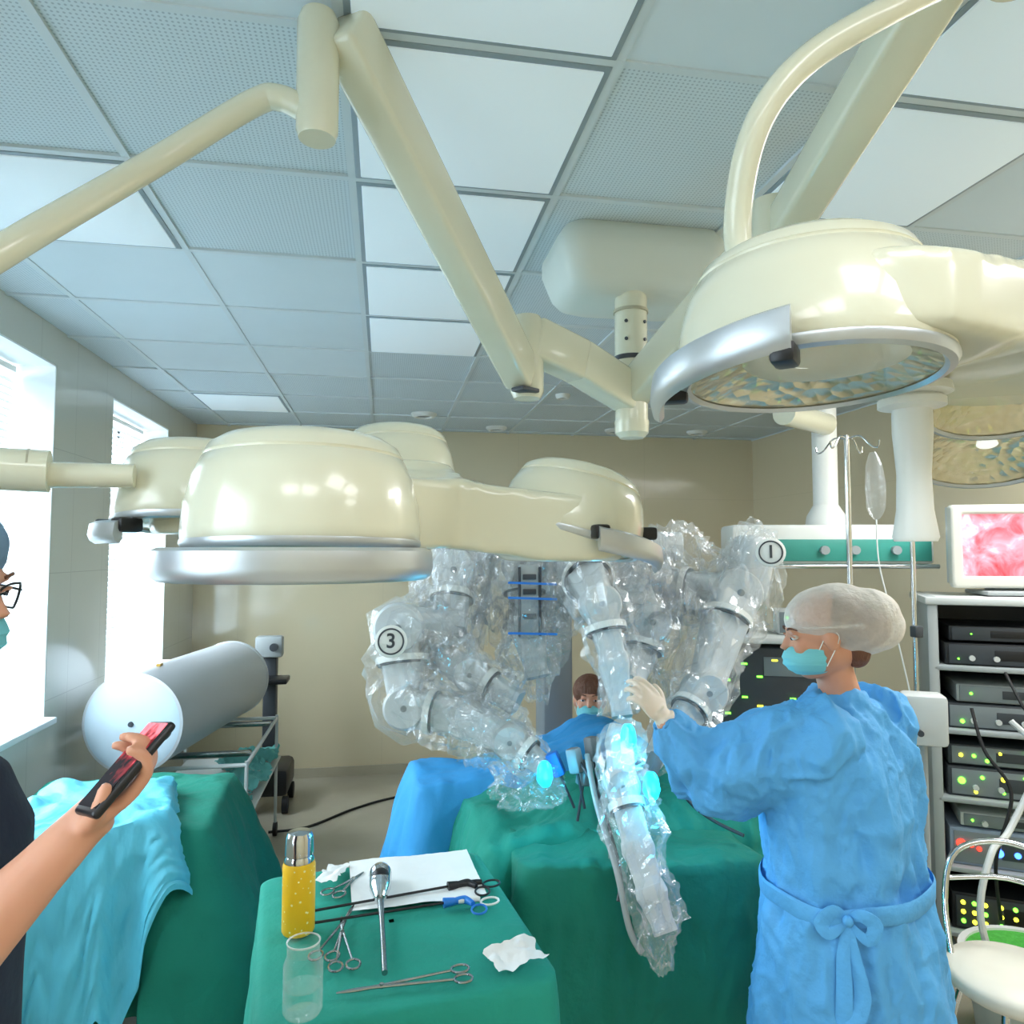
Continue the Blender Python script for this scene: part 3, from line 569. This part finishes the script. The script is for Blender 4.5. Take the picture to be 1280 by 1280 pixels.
g=G();hand(g,hframe(wrl,(-.55,.1,.75),(-.5,.8,.2)),[.45,.5,.55,.6,.5],1);g.cyl(wrl-V((-.02,0,.03)),wrl+V((0,0,.01)),.034,.03);part(nr,'glove',merge(g,.004,1),glove,ang=180,label='white latex glove')
g=G();hand(g,hframe(wrr,(-.5,.8,-.2),(0,.2,-1)),[.4,.45,.5,.5,.5],-1);part(nr,'glove',merge(g,.004,1),glove,ang=180,label='white latex glove')
# anesthetist
f=V((-.35,-1,0)).normalized();a=V((f.y,-f.x,0));c2=V((1.03,3.55,-.12))
ar=thing('person','seated brown-haired person in blue scrubs and teal mask behind the drapes','person',(1.03,3.55,0))
F=face_frame((1.015,3.50,1.165),(-.31,-1,.05));g=G();headg(g,F)
g.tube([c2+V((0,0,1.22)),c2+V((0,0,1.08))],[.05,.055],14,3);g.rings([ell(c2+V((0,0,z)),a,f,p,q) for z,p,q in ((.45,.19,.15),(.6,.17,.13),(.8,.16,.11),(.98,.17,.11),(1.06,.12,.08),(1.1,.06,.06))])
for s in (-1,1):
    g.tube([c2+a*s*.16+V((0,0,1.02)),c2+a*s*.21+V((0,0,.78)),c2+a*s*.15+f*.08+V((0,0,.68))],[.05,.042,.028],12,4);hand(g,hframe(c2+a*s*.15+f*.08+V((0,0,.68)),f+V((0,0,-.8)),(0,0,-1)),[.3]*4+[.3],-s)
    g.tube([c2+a*s*.09+V((0,0,.52)),c2+a*s*.11+f*.18+V((0,0,.55)),c2+a*s*.1+f*.12+V((0,0,.21))],[.08,.06,.04],14,3);g.sph(c2+a*s*.1+f*.14+V((0,0,.165)),(.045,.1,.04),face_frame((0,0,0),f).to_3x3())
body=part(ar,'body',merge(g,.008,3),skin,ang=180);faceparts(ar,body,F)
g=G();g.rings([ell(c2+V((0,0,z)),a,f,p,q) for z,p,q in ((.48,.21,.17),(.6,.19,.15),(.8,.18,.13),(.97,.185,.125),(1.05,.14,.1),(1.08,.075,.07))])
for s in (-1,1): g.tube([c2+a*s*.13+V((0,0,1.01)),c2+a*s*.2+V((0,0,.86))],[.072,.068],14,3)
part(ar,'scrub_shirt',merge(g,.012,4,fold(.008)),mat('blue_scrubs','2A6FB8',.8),ang=180)
S=F.to_3x3();part(ar,'hair',G().sph(F@V((0,-.014,.045)),(.084,.100,.085),S,20),hair)
SM=Matrix.Translation((1.04,3.60,-.06));st=thing('stool','round black rolling stool under the seated person','stool',(1.04,3.60,0));part(st,'seat',G().lathe([(.001,.36),(.17,.36),(.18,.375),(.16,.395),(.001,.40)],SM),black);part(st,'post',G().cyl((1.04,3.60,.04),(1.04,3.60,.31),.025),chrome)
part(st,'foot_ring',G().lathe([(.001,.06),(.16,.06),(.16,.08),(.03,.11),(.001,.11)],SM),chrome)
# man with phone
c3=V((-.645,1.13,0));f=V((1,-.08,0)).normalized();a=V((f.y,-f.x,0))
mr=thing('person','person in navy scrubs, glasses and cap holding up a smartphone','person',c3)
F=face_frame((-.620,1.12,1.85),(1,-.1,-.22));g=G();headg(g,F)
g.tube([(-.645,1.13,1.78),(-.66,1.13,1.62)],[.057,.065],16,3)
g.rings([ell(c3+V((0,0,z)),a,f,p,q) for z,p,q in ((.95,.17,.12),(1.1,.16,.11),(1.3,.17,.115),(1.5,.2,.12),(1.58,.15,.09),(1.63,.07,.065))])
pc=V((-.318,1.0,1.628));pa=V((.486,.50,.66)).normalized();pn=V((-.54,-.30,.60));pn=(pn-pa*pn.dot(pa)).normalized();px=pa.cross(pn)
hy=(pa+px*.55).normalized();wr=pc-pn*.024-hy*.085-px*.012
hw=hframe(wr,hy,pn)
sh=V((-.66,.945,1.52));el=V((-.56,.90,1.345))
g.tube([sh,sh.lerp(el,.5),el,el.lerp(wr,.25),el.lerp(wr,.5),el.lerp(wr,.8),wr,wr+hy*.03],[.058,.054,.049,.050,.044,.033,.028,.027],18,6)
sl=V((-.67,1.31,1.52));g.tube([sl,(-.68,1.37,1.22),(-.6,1.35,.98)],[.055,.045,.03],14,4);hand(g,hframe((-.6,1.35,.98),(.2,0,-1),(0,-1,0)),[.25,.3,.3,.35,.3],1)
for s in (-1,1): g.tube([c3+a*s*.09+V((0,0,1.0)),c3+a*s*.1+V((0,0,.5)),c3+a*s*.1+V((0,0,.09))],[.09,.06,.042],14,5);g.sph(c3+a*s*.1+f*.06+V((0,0,.05)),(.045,.12,.045),face_frame((0,0,0),f).to_3x3())
hand(g,hw,[(.25,.75,.8),(.3,.85,.8),(.35,.9,.8),(.45,.9,.8),.75],-1,False)
body=part(mr,'body',merge(g,.005,3),skin,ang=180);faceparts(mr,body,F)
g=G();g.rings([ell(c3+V((0,0,z)),a,f,p,q) for z,p,q in ((.82,.21,.155),(1.1,.19,.14),(1.3,.195,.14),(1.5,.215,.14),(1.58,.17,.11),(1.62,.09,.08))])
g.tube([sh+V((0,.05,0)),sh.lerp(el,.45)],[.078,.075],16,4);g.tube([sl-V((0,.05,0)),(-.675,1.34,1.33)],[.075,.07],16,4)
part(mr,'scrub_shirt',merge(g,.010,4,fold(.008)),navy,ang=180)
g=G()
for s in (-1,1): g.tube([c3+a*s*.09+V((0,0,.98)),c3+a*s*.1+V((0,0,.5)),c3+a*s*.1+V((0,0,.1))],[.11,.09,.075],16,5)
part(mr,'trousers',merge(g,.012,4,fold(.006)),navy,ang=180)
S=F.to_3x3();part(mr,'hair',G().sph(F@V((0,-.025,.02)),(.08,.092,.085),S,20),hair);g=G();g.sph(F@V((0,-.016,.06)),(.085,.102,.075),S,24);part(mr,'scrub_cap',merge(g,.006,1,fold(.004,20,1)),mat('cap_blue','6E8CA6',.8,bump=.3),ang=180)
g=G()
for s in (-1,1):
    g.tube([F@V((s*.034+.024*math.cos(i*pi/8),.100-.010*abs(math.cos(i*pi/8)),.010+.018*math.sin(i*pi/8))) for i in range(17)],.0018,6,2);g.tube([F@V((s*.058,.092,.015)),F@V((s*.078,.04,.012)),F@V((s*.082,-.02,.004))],.0018,6,3)
g.tube([F@V((-.012,.100,.012)),F@V((0,.104,.016)),F@V((.012,.100,.012))],.0018,6,3);part(mr,'glasses',g,black)
PM=Matrix.Translation(pc)@Matrix((px,pa,pn)).transposed().to_4x4();ph=thing('smartphone','dark smartphone with lit reddish screen held in a hand','phone',M=PM)
phs=mat('phone_screen','8A3A3C',.8,em=1.2);t=phs.node_tree;N=t.nodes;N['Principled BSDF'].inputs['Specular IOR Level'].default_value=.1;tcn=N.new('ShaderNodeTexCoord');s3=N.new('ShaderNodeSeparateXYZ');t.links.new(tcn.outputs['Object'],s3.inputs[0])
no=N.new('ShaderNodeTexNoise');no.inputs['Scale'].default_value=60;t.links.new(tcn.outputs['Object'],no.inputs['Vector']);ma=N.new('ShaderNodeMath');ma.operation='MULTIPLY_ADD';ma.inputs[1].default_value=6.5;t.links.new(s3.outputs[1],ma.inputs[0]);t.links.new(no.outputs[0],ma.inputs[2])
rp=N.new('ShaderNodeValToRGB');E=rp.color_ramp.elements;E[0].position=.45;E[0].color=col('17161A');E[1].position=.95;E[1].color=col('F0707A');q=E.new(.7);q.color=col('7A262C');t.links.new(ma.outputs[0],rp.inputs[0]);t.links.new(rp.outputs[0],N['Principled BSDF'].inputs['Base Color']);t.links.new(rp.outputs[0],N['Principled BSDF'].inputs['Emission Color'])
part(ph,'phone_case',G().box((0,0,0),(.068,.134,.012),bev=.005,seg=3),black,local=True);part(ph,'screen',G().box((0,.002,.0060),(.060,.120,.001)),phs,local=True);part(ph,'camera_lens',G().cyl((.022,.052,-.006),(.022,.052,-.008),.006,n=16),dgray,local=True)
# ---------- right side equipment ----------
def device(name,label,M,w,d,h,m,leds=(),knobs=0,disp=None,pm=None):
    r=thing(name,label,'medical device',M=M)
    part(r,'housing',G().box((0,0,h/2),(w,d,h),bev=.008),m,local=True)
    part(r,'front_panel',G().box((0,-d/2-.002,h/2),(w*.94,.006,h*.84),bev=.002),pm or (mgray if m is not black else dgray),local=True)
    part(r,'inset',G().box((w*.12,-d/2-.006,h*.5),(w*.5,.004,h*.45),bev=.002),dgray if m is not black else black,local=True)
    for i in range(knobs): part(r,'knob',G().cyl((-w*.3+i*w*.18,-d/2,h*.35),(-w*.3+i*w*.18,-d/2-.02,h*.35),.012,n=14),lgray,local=True)
    for i in range(3): part(r,'socket',G().lathe([(.014,-.012),(.014,0),(.009,0),(.008,-.008),(.001,-.008)],Matrix.Translation((w*(.2+.09*i),-d/2-.008,h*.3))@Matrix.Rotation(pi/2,4,'X'),14),gray,local=True)
    for x,z,mm,s in leds: part(r,'indicator_light',G().cyl((x*w,-d/2-.002,z*h),(x*w,-d/2-.012,z*h),s,n=12),mm,local=True)
    if disp: part(r,'display',G().box((disp[0]*w,-d/2-.008,disp[1]*h),(disp[2]*w,.006,disp[3]*h),bev=.001),disp[4],local=True)
    return r
bgray=mat('blue_gray_housing','8FA0B4',.4)
TW=Matrix.Translation((2.85,2.95,0))@Matrix.Rotation(math.radians(-32),4,'Z')
r=thing('equipment_tower','grey wheeled endoscopy tower with open shelves','equipment rack',M=TW)
for x in (-.31,.31): part(r,'side_panel',G().box((x,0,.92),(.045,.5,1.56),bev=.010),gray,local=True)
part(r,'back_panel',G().box((0,.24,.92),(.6,.01,1.5)),dgray,local=True)
part(r,'top_plate',G().box((0,0,1.68),(.68,.52,.035),bev=.008),lgray,local=True)
for z in [.22,.50,.80,1.10,1.38]: part(r,'shelf',G().box((0,0,z),(.62,.5,.022),bev=.005),gray,local=True)
for x in (-.26,.26):
    for y in (-.2,.2): part(r,'caster',G().cyl((x-.015,y,.05),(x+.015,y,.05),.05,n=16),rubber,local=True);
    part(r,'caster_bracket',G().box((x,0,.12),(.03,.44,.06),bev=.005),gray,local=True)
def onsh(z,x=0,y=0): return TW@Matrix.Translation((x,y,z+.011))
device('video_processor','black video processor with dim green light on a tower shelf',onsh(1.38),.52,.42,.10,black,[(-.4,.3,gled,.004)],2)
device('video_recorder','black slim recorder stacked inside the tower',onsh(1.486,-.02),.44,.38,.07,black,[(-.3,.5,gled,.003)],0)
device('recorder','dark grey recording unit on a tower shelf',onsh(1.10),.53,.42,.11,dgray,[(-.38,.3,gled,.009),(.1,.3,gled,.006)],3)
device('camera_controller','grey camera controller stacked on the recorder',onsh(1.216,.02),.48,.4,.08,gray,[(-.38,.5,gled,.006),(.3,.7,yled,.005)],0)
device('light_source','dark light source with green lamp on a tower shelf',onsh(.80),.53,.42,.13,dgray,[(-.40,.55,gled,.015),(-.25,.7,gled,.008),(-.1,.7,yled,.010),(.2,.8,gled,.010),(.4,.8,yled,.008),(-.3,.2,yled,.007),(-.1,.25,gled,.006),(.05,.8,gled,.006)],2)
device('pump_unit','dark pump unit stacked above the light source',onsh(.936,-.01),.5,.4,.09,dgray,[(-.4,.5,yled,.008),(-.3,.5,gled,.008),(-.2,.3,gled,.008),(-.1,.7,yled,.006),(.1,.85,gled,.008),(.35,.85,yled,.008)],0)
device('electrosurgical_unit','blue-grey electrosurgical unit with red and blue lights',onsh(.50),.53,.42,.16,bgray,[(-.42,.6,rled,.018),(-.35,.6,rled,.013),(-.29,.5,rled,.009),(-.15,.45,bled,.018),(-.02,.45,bled,.013),(.05,.75,bled,.010),(.3,.8,bled,.012),(.42,.4,bled,.010)],0)
device('suction_unit','light grey flat unit stacked above the electrosurgical unit',onsh(.668,.01),.46,.4,.06,lgray,[(-.4,.5,gled,.005),(.3,.5,yled,.005)],1)
device('insufflator','black insufflator with rows of yellow and green lights',onsh(.22),.53,.42,.16,black,[(x,z,(yled if (i+j)%3 else gled),.009) for i,x in enumerate((-.42,-.34,-.26,-.15,-.05,.1,.22,.35)) for j,z in enumerate((.25,.5,.75))],0)
MM=TW@Matrix.Translation((.04,0,1.70))@Matrix.Rotation(math.radians(12),4,'Z')
r=thing('medical_monitor','pale grey boxy medical monitor showing a pink surgical image','monitor',M=MM)
part(r,'stand',G().box((0,.0,.012),(.28,.24,.02),bev=.006).box((0,.03,.03),(.14,.1,.05),bev=.01),gray,local=True)
g=G();g.rings([[(x*w/2,y,.235+z*h/2) for x,z in ((-1,-1),(1,-1),(1,1),(-1,1))] for y,w,h in ((-.03,.50,.36),(.03,.50,.36),(.06,.46,.32),(.17,.30,.22))])
part(r,'rear_housing',g,lgray,local=True)
g=G()
for c_,d_ in (((0,-.045,.40),(.52,.055,.045)),((0,-.045,.062),(.52,.055,.055)),((-.24,-.045,.232),(.05,.055,.37)),((.24,-.045,.232),(.05,.055,.37))): g.box(c_,d_,bev=.010,seg=3)
part(r,'bezel',merge(g,.006,2),mat('beige_gray_plastic','CFCFC4',.45),local=True)
sm=mat('surgical_video','E07F8C',.3,em=.85);t=sm.node_tree;N=t.nodes;no=N.new('ShaderNodeTexNoise');no.inputs['Scale'].default_value=9;no.inputs['Detail'].default_value=5;no.inputs['Distortion'].default_value=.9;tcn=N.new('ShaderNodeTexCoord');t.links.new(tcn.outputs['Object'],no.inputs['Vector'])
rp=N.new('ShaderNodeValToRGB');E=rp.color_ramp.elements;E[0].position=.3;E[0].color=col('9E2A32');E[1].position=.72;E[1].color=col('F2D2DE');q=E.new(.43);q.color=col('D2606C');q=E.new(.57);q.color=col('E78E9E');t.links.new(no.outputs[0],rp.inputs[0]);t.links.new(rp.outputs[0],N['Principled BSDF'].inputs['Base Color']);t.links.new(rp.outputs[0],N['Principled BSDF'].inputs['Emission Color'])
part(r,'screen',G().box((0,-.05,.235),(.44,.006,.30)),sm,local=True)
r=thing('ceiling_pendant','white ceiling column carrying a teal supply rail and shelf','supply pendant',(2.4,3.6,H))
part(r,'column',G().cyl((2.4,3.6,2.06),(2.4,3.6,2.98),.065),white);part(r,'column_base',G().lathe([(.065,2.16),(.10,2.10),(.11,2.04)],Matrix.Translation((2.4,3.6,0))),white)
part(r,'cross_arm',G().tube([(1.98,3.3,2.60),(2.38,3.55,2.60)],.06,20,2),cream)
PR=Matrix.Translation((2.26,3.42,0))@Matrix.Rotation(math.radians(-13),4,'Z')
part(r,'supply_head',G(PR).box((0,0,1.94),(1.0,.26,.20),bev=.02),white)
part(r,'teal_panel',G(PR).box((0,-.133,1.91),(.96,.012,.11),bev=.003),teal)
for x in (-.4,-.28,-.05,.1,.3): part(r,'gas_outlet',G(PR).cyl((x,-.13,1.91),(x,-.165,1.91),.022,n=16),gray if x>-.2 else dgray)
part(r,'equipment_rail',G(PR).cyl((-.5,-.16,1.83),(.5,-.16,1.83),.012,n=10),chrome)
AM=Matrix.Translation((1.90,3.38,0))@Matrix.Rotation(math.radians(-22),4,'Z')
r=thing('anesthesia_machine','grey anesthesia workstation with shelves and green lights','medical device',M=AM)
part(r,'cabinet',G().box((0,0,.52),(.6,.5,.8),bev=.02),lgray,local=True);part(r,'top_shelf',G().box((0,0,1.48),(.62,.45,.03),bev=.008),lgray,local=True)
for x in (-.29,.29): part(r,'upright',G().box((x,.15,1.25),(.03,.05,.66),bev=.005),gray,local=True)
part(r,'monitor_bank',G().box((0,.02,1.19),(.54,.35,.50),bev=.015),dgray,local=True)
for i,(x,z) in enumerate(((-.2,1.36),(-.12,1.36),(-.2,1.28),(-.05,1.30),(.02,1.38),(-.22,1.2),(-.12,1.2),(-.2,1.12),(-.05,1.16),(-.18,1.02),(-.1,1.02),(.1,1.2),(.18,1.1))): part(r,'indicator_light',G().box((x,-.158,z),(.026,.008,.008)),gled if i%4 else yled,local=True)
for z in (1.35,1.10): part(r,'panel_inset',G().box((.08,-.157,z),(.22,.006,.09),bev=.002),mgray,local=True)
part(r,'drawer',G().box((0,-.255,.6),(.52,.02,.2),bev=.006),gray,local=True);part(r,'worktop',G().box((0,-.03,.935),(.64,.56,.03),bev=.008),white,local=True)
for x in (-.25,.25):
    for y in (-.2,.2): part(r,'caster',G().cyl((x-.015,y,.055),(x+.015,y,.055),.055,n=16),rubber,local=True)
device('syringe_pump','light grey pump with green display',AM@Matrix.Translation((.15,0,1.496)),.2,.18,.12,lgray,[(-.3,.7,gled,.008),(.2,.7,gled,.006)],1)
device('infusion_pump','white boxy pump on the workstation worktop',AM@Matrix.Translation((.2,-.22,.952)),.16,.1,.16,lgray,[(-.2,.8,gled,.006)],0)
r=thing('iv_stand','chrome drip stand with hooks and wheeled base','drip stand',(2.1,2.98,0))
part(r,'pole',G().cyl((2.1,2.98,.08),(2.1,2.98,2.44),.013,n=12),chrome)
for k in range(4):
    q=k*pi/2+.5;d=V((math.cos(q),math.sin(q),0));part(r,'hook',G().tube([V((2.1,2.98,2.42)),V((2.1,2.98,2.43))+d*.06,V((2.1,2.98,2.38))+d*.11,V((2.1,2.98,2.37))+d*.14,V((2.1,2.98,2.40))+d*.15],.004,8,5),chrome)
for k in range(5):
    q=k*2*pi/5;d=V((math.cos(q),math.sin(q),0));part(r,'base_leg',G().tube([V((2.1,2.98,.1)),V((2.1,2.98,.06))+d*.24],.014,10,1),chrome)
    part(r,'caster',G().sph(V((2.1,2.98,.028))+d*.24,(.028,.028,.028),n=10),rubber)
r=thing('drip_bag','clear fluid bag with tubing hanging from the stand','drip bag',(2.22,2.98,2.1))
part(r,'bag',G().tube([(2.21,2.95,2.36),(2.215,2.95,2.30),(2.22,2.95,2.2),(2.22,2.95,2.10),(2.22,2.95,2.05)],[.012,.035,.045,.04,.01],14,5,sx=.5),plastic)
part(r,'drip_tube',G().tube([(2.22,2.95,2.05),(2.22,2.94,1.85),(2.25,2.9,1.6),(2.3,2.85,1.2),(2.25,2.8,1.0)],.0035,6,8),white)
r=thing('pole_stand','slim chrome pole with clamp standing by the tower','stand',(2.32,2.85,0))
part(r,'pole',G().cyl((2.32,2.85,.0),(2.32,2.85,1.95),.011,n=10),chrome);part(r,'foot',G().lathe([(.001,0),(.1,0),(.1,.02),(.03,.04),(.001,.04)],Matrix.Translation((2.32,2.85,0))),steel);part(r,'clamp',G().box((2.32,2.84,1.55),(.04,.04,.05),bev=.006),dgray)
r=thing('control_box','light grey control box with rounded corners on a stand','medical device',(2.06,2.5,0))
part(r,'housing',G().box((2.06,2.5,1.26),(.15,.12,.19),Matrix.Rotation(-.5,3,'Z'),bev=.016),lgray);part(r,'post',G().cyl((2.07,2.52,.02),(2.07,2.52,1.2),.016,n=12),gray);part(r,'socket',G().cyl((2.0,2.45,1.22),(1.99,2.43,1.22),.012,n=12),dgray);part(r,'foot',G().lathe([(.001,0),(.15,0),(.15,.02),(.02,.05),(.001,.05)],Matrix.Translation((2.07,2.52,0))),dgray)
single('power_cable',G().tube([(2.5,2.55,1.22),(2.52,2.45,1.1),(2.35,2.42,.85),(2.2,2.35,.8),(2.1,2.3,.6),(2.2,2.3,.3)],.012,8,8),lgray,'thick pale grey cable looping down from the tower','cable',(2.4,2.45,.3))
single('power_cable',G().tube([(2.42,2.66,1.25),(2.40,2.58,1.1),(2.44,2.5,.95),(2.36,2.5,.7),(2.42,2.55,.45)],.007,8,8),rubber,'thin black cable hanging along the tower','cable',(2.4,2.55,.4))
single('power_cable',G().tube([(2.62,2.6,1.0),(2.6,2.5,.85),(2.66,2.5,.7),(2.58,2.48,.5),(2.65,2.5,.35)],.006,8,8),gray,'thin grey cable drooping between tower shelves','cable',(2.6,2.5,.4))
single('power_cable',G().tube([(2.55,2.62,1.40),(2.53,2.52,1.28),(2.60,2.5,1.16),(2.52,2.5,1.02),(2.56,2.52,.8)],.006,8,8),rubber,'thin black cable looping in front of tower devices','cable',(2.55,2.5,.8))
cc=V((2.02,2.08,0));r=thing('chair','chair with cream round padded seat and chrome tube frame','chair',cc)
part(r,'seat',G().lathe([(.001,.49),(.18,.49),(.2,.505),(.205,.53),(.19,.548),(.1,.556),(.001,.557)],Matrix.Translation(cc)),mat('cream_vinyl','EDE9DA',.45),ang=60)
for k in range(4):
    q=k*pi/2+.6;d=V((math.cos(q),math.sin(q),0));part(r,'leg',G().tube([cc+d*.14+V((0,0,.49)),cc+d*.19+V((0,0,.3)),cc+d*.22+V((0,0,.0))],.011,10,4),chrome)
part(r,'foot_ring',G().tube([cc+V((.185*math.cos(i*pi/8),.185*math.sin(i*pi/8),.2)) for i in range(17)],.008,8,2),chrome)
B=[(-.17,-.0,.5),(-.19,.12,.68),(-.15,.17,.84),(0,.2,.89),(.15,.17,.84),(.19,.12,.68),(.17,.0,.5)];part(r,'backrest_frame',G(Matrix.Translation(cc)@Matrix.Rotation(-.7,4,'Z')).tube(B,.011,10,6),chrome)
part(r,'backrest_bar',G(Matrix.Translation(cc)@Matrix.Rotation(-.7,4,'Z')).tube([(-.175,.15,.75),(0,.19,.77),(.175,.15,.75)],.009,10,5),chrome)
r=thing('waste_bin','white plastic tub with green contents and rim','bin',(2.45,2.42,0))
part(r,'tub',G().lathe([(.001,0),(.2,0),(.24,.34),(.26,.345),(.26,.36),(.235,.36),(.2,.05),(.001,.04)],Matrix.Translation((2.45,2.42,0))),white);part(r,'liner',G().lathe([(.001,.33),(.12,.32),(.2,.35),(.237,.352)],Matrix.Translation((2.45,2.42,0))),mat('green_liner','49B03C',.6,bump=.5),ang=60)
# ---------- left side ----------
r=thing('sterile_drum','long pale grey cylinder with white end cap lying on a trolley','cylinder',(-1.1,4.5,.8))
A=V((-1.22,3.9,1.05));B=V((-1.0,5.2,1.05));d=(B-A).normalized();AX=aim(A,d)
part(r,'drum_shell',G().lathe([(.235,0),(.25,.004),(.25,.05),(.246,.055),(.246,1.27),(.25,1.275),(.25,1.3),(.001,1.32)],AX,56),mat('drum_grey','C3C9CF',.35,.1,var=.03))
part(r,'end_cap',G().lathe([(.001,-.012),(.2,-.012),(.236,0),(.236,.01)],AX,56),mat('drum_cap','C3D8E6',.45))
part(r,'cap_latch',G().lathe([(.001,-.02),(.012,-.02),(.014,-.012)],AX,16),dgray);part(r,'top_catch',G().box((-1.17,4.15,1.302),(.02,.05,.012)),mat('brass','C9A24A',.3,.8))
r=thing('trolley','thin-legged steel wheeled trolley with a low shelf of cloths','trolley',(-1.0,4.6,0))
part(r,'shelf',G().box((-.97,4.6,.52),(.60,1.13,.012),bev=.004),lgray)
for x in (-1.28,-.70): part(r,'side_rail',G().cyl((x,4.05,.78),(x,5.15,.78),.011,n=10),lgray)
for y in (4.05,5.15): part(r,'cross_rail',G().cyl((-1.28,y,.78),(-.70,y,.78),.011,n=10),lgray)
for x in (-1.28,-.70):
    for y in (4.05,5.15):
        part(r,'leg',G().cyl((x,y,.08),(x,y,.80),.010,n=10),lgray);part(r,'caster',G().cyl((x-.012,y,.045),(x+.012,y,.045),.045,n=14),rubber)
for y in (4.25,4.95): part(r,'cradle',G().box((-1.0+.0,y,.79),(.58,.04,.03),bev=.008),steel)
tcl=mat('teal_cloth','6DBDB8',.85,bump=.4,bs=20)
for k,(x,y,rz) in enumerate([(-.84,4.22,.2),(-.80,4.50,-.3),(-.86,4.82,.4),(-.80,5.05,.1)]):
    single('crumpled_cloth',cloth(x,y,.26,.30,.530,rz,k*3.1,.045,24,.25),tcl,'crumpled teal surgical cloth lying on the trolley shelf','cloth',(x,y,.53),group='crumpled cloths on the trolley')
r=thing('mobile_unit','dark wheeled apparatus with small grey head by the wall','medical device',(-.82,5.75,0))
part(r,'base',G().box((-.82,5.75,.22),(.3,.42,.2),bev=.04),black);part(r,'column',G().box((-.84,5.8,.7),(.1,.1,.85),bev=.02),dgray);part(r,'head_housing',G().box((-.84,5.72,1.19),(.2,.1,.16),bev=.02),gray);part(r,'control_knob',G().cyl((-.8,5.67,1.19),(-.8,5.64,1.19),.03),dgray);part(r,'control_shelf',G().box((-.82,5.65,.95),(.26,.2,.04),bev=.01),black)
for x in (-.95,-.69):
    for y in (5.58,5.92): part(r,'caster',G().cyl((x-.02,y,.06),(x+.02,y,.06),.06,n=16),rubber)
single('floor_cable',G().tube([(-.75,5.2,.008),(-.5,5.25,.008),(-.2,5.55,.008),(.1,5.75,.008),(.6,5.9,.008)],.009,8,10),rubber,'black power cable lying across the floor','cable',(-.2,5.5,0))
r=thing('side_table','steel table under green and cyan drapes','table',(-1.03,3.1,0))
part(r,'tabletop',G().box((-1.03,3.1,.9),(.62,.62,.03),bev=.005),steel)
for x in (-1.28,-.78):
    for y in (2.86,3.34): part(r,'leg',G().cyl((x,y,0),(x,y,.9),.014,n=10),steel)
hl=lambda x,y:.03*noise.noise(V((x*5,y*5,3)))
single('green_drape',drape(G(),-1.0,3.1,.74,.70,.925,.62,.05,.032,6,31,hl,ff=lambda p:.22 if p.x>.2 else .04,fine=.012),green2,'deep green cloth hanging in folds over the side table','drape',(-1.03,3.1,.9),ang=180)
hc=lambda x,y:.05*abs(noise.noise(V((x*6,y*6,5))))+.03*noise.noise(V((x*9,y*9,1)))+.035
single('cyan_gown',drape(G(),-1.0,2.88,.46,.54,.955,.9,.22,.024,11,41,hc,ff=lambda p:.08 if p.y<-.1 else .03,df=lambda p,t:(.92-.5*max(0,min(1,(p.x+.02)/.22)) -.22*max(0,math.sin(p.x*38))) if p.y<-.1 else (.2 if p.y>.1 else .26),fine=.014,N=460),cyan,'crumpled light cyan disposable gown draped over the side table','gown',(-.98,2.93,.95),ang=50)
# ---------- lights ----------
def area(n,loc,rot,sx,sy,e,c):
    l=bpy.data.lights.new(n,'AREA');l.shape='RECTANGLE';l.size=sx;l.size_y=sy;l.energy=e;l.color=c;o=bpy.data.objects.new(n,l);C.objects.link(o);o.location=loc;o.rotation_euler=rot
for i,(a_,b_) in enumerate(wins): area('window_daylight',(X0-T-.05,(a_+b_)/2,(zb+zt_)/2),(0,-pi/2,0),zt_-zb,b_-a_,[140,150,130][i],(.84,.93,1))
for i,j in fill_cells:
    x,y=cell(i,j);area('fill_lamp',(x,y,H-.03),(0,0,0),.5,.5,7.5 if j<-1 else 16,(.98,.98,1))  # added fill lamp under each unseen off-frame panel
w=bpy.data.worlds.new('w');sc.world=w;w.use_nodes=True;bg=w.node_tree.nodes['Background'];bg.inputs[0].default_value=(.8,.92,1,1);bg.inputs[1].default_value=1.0
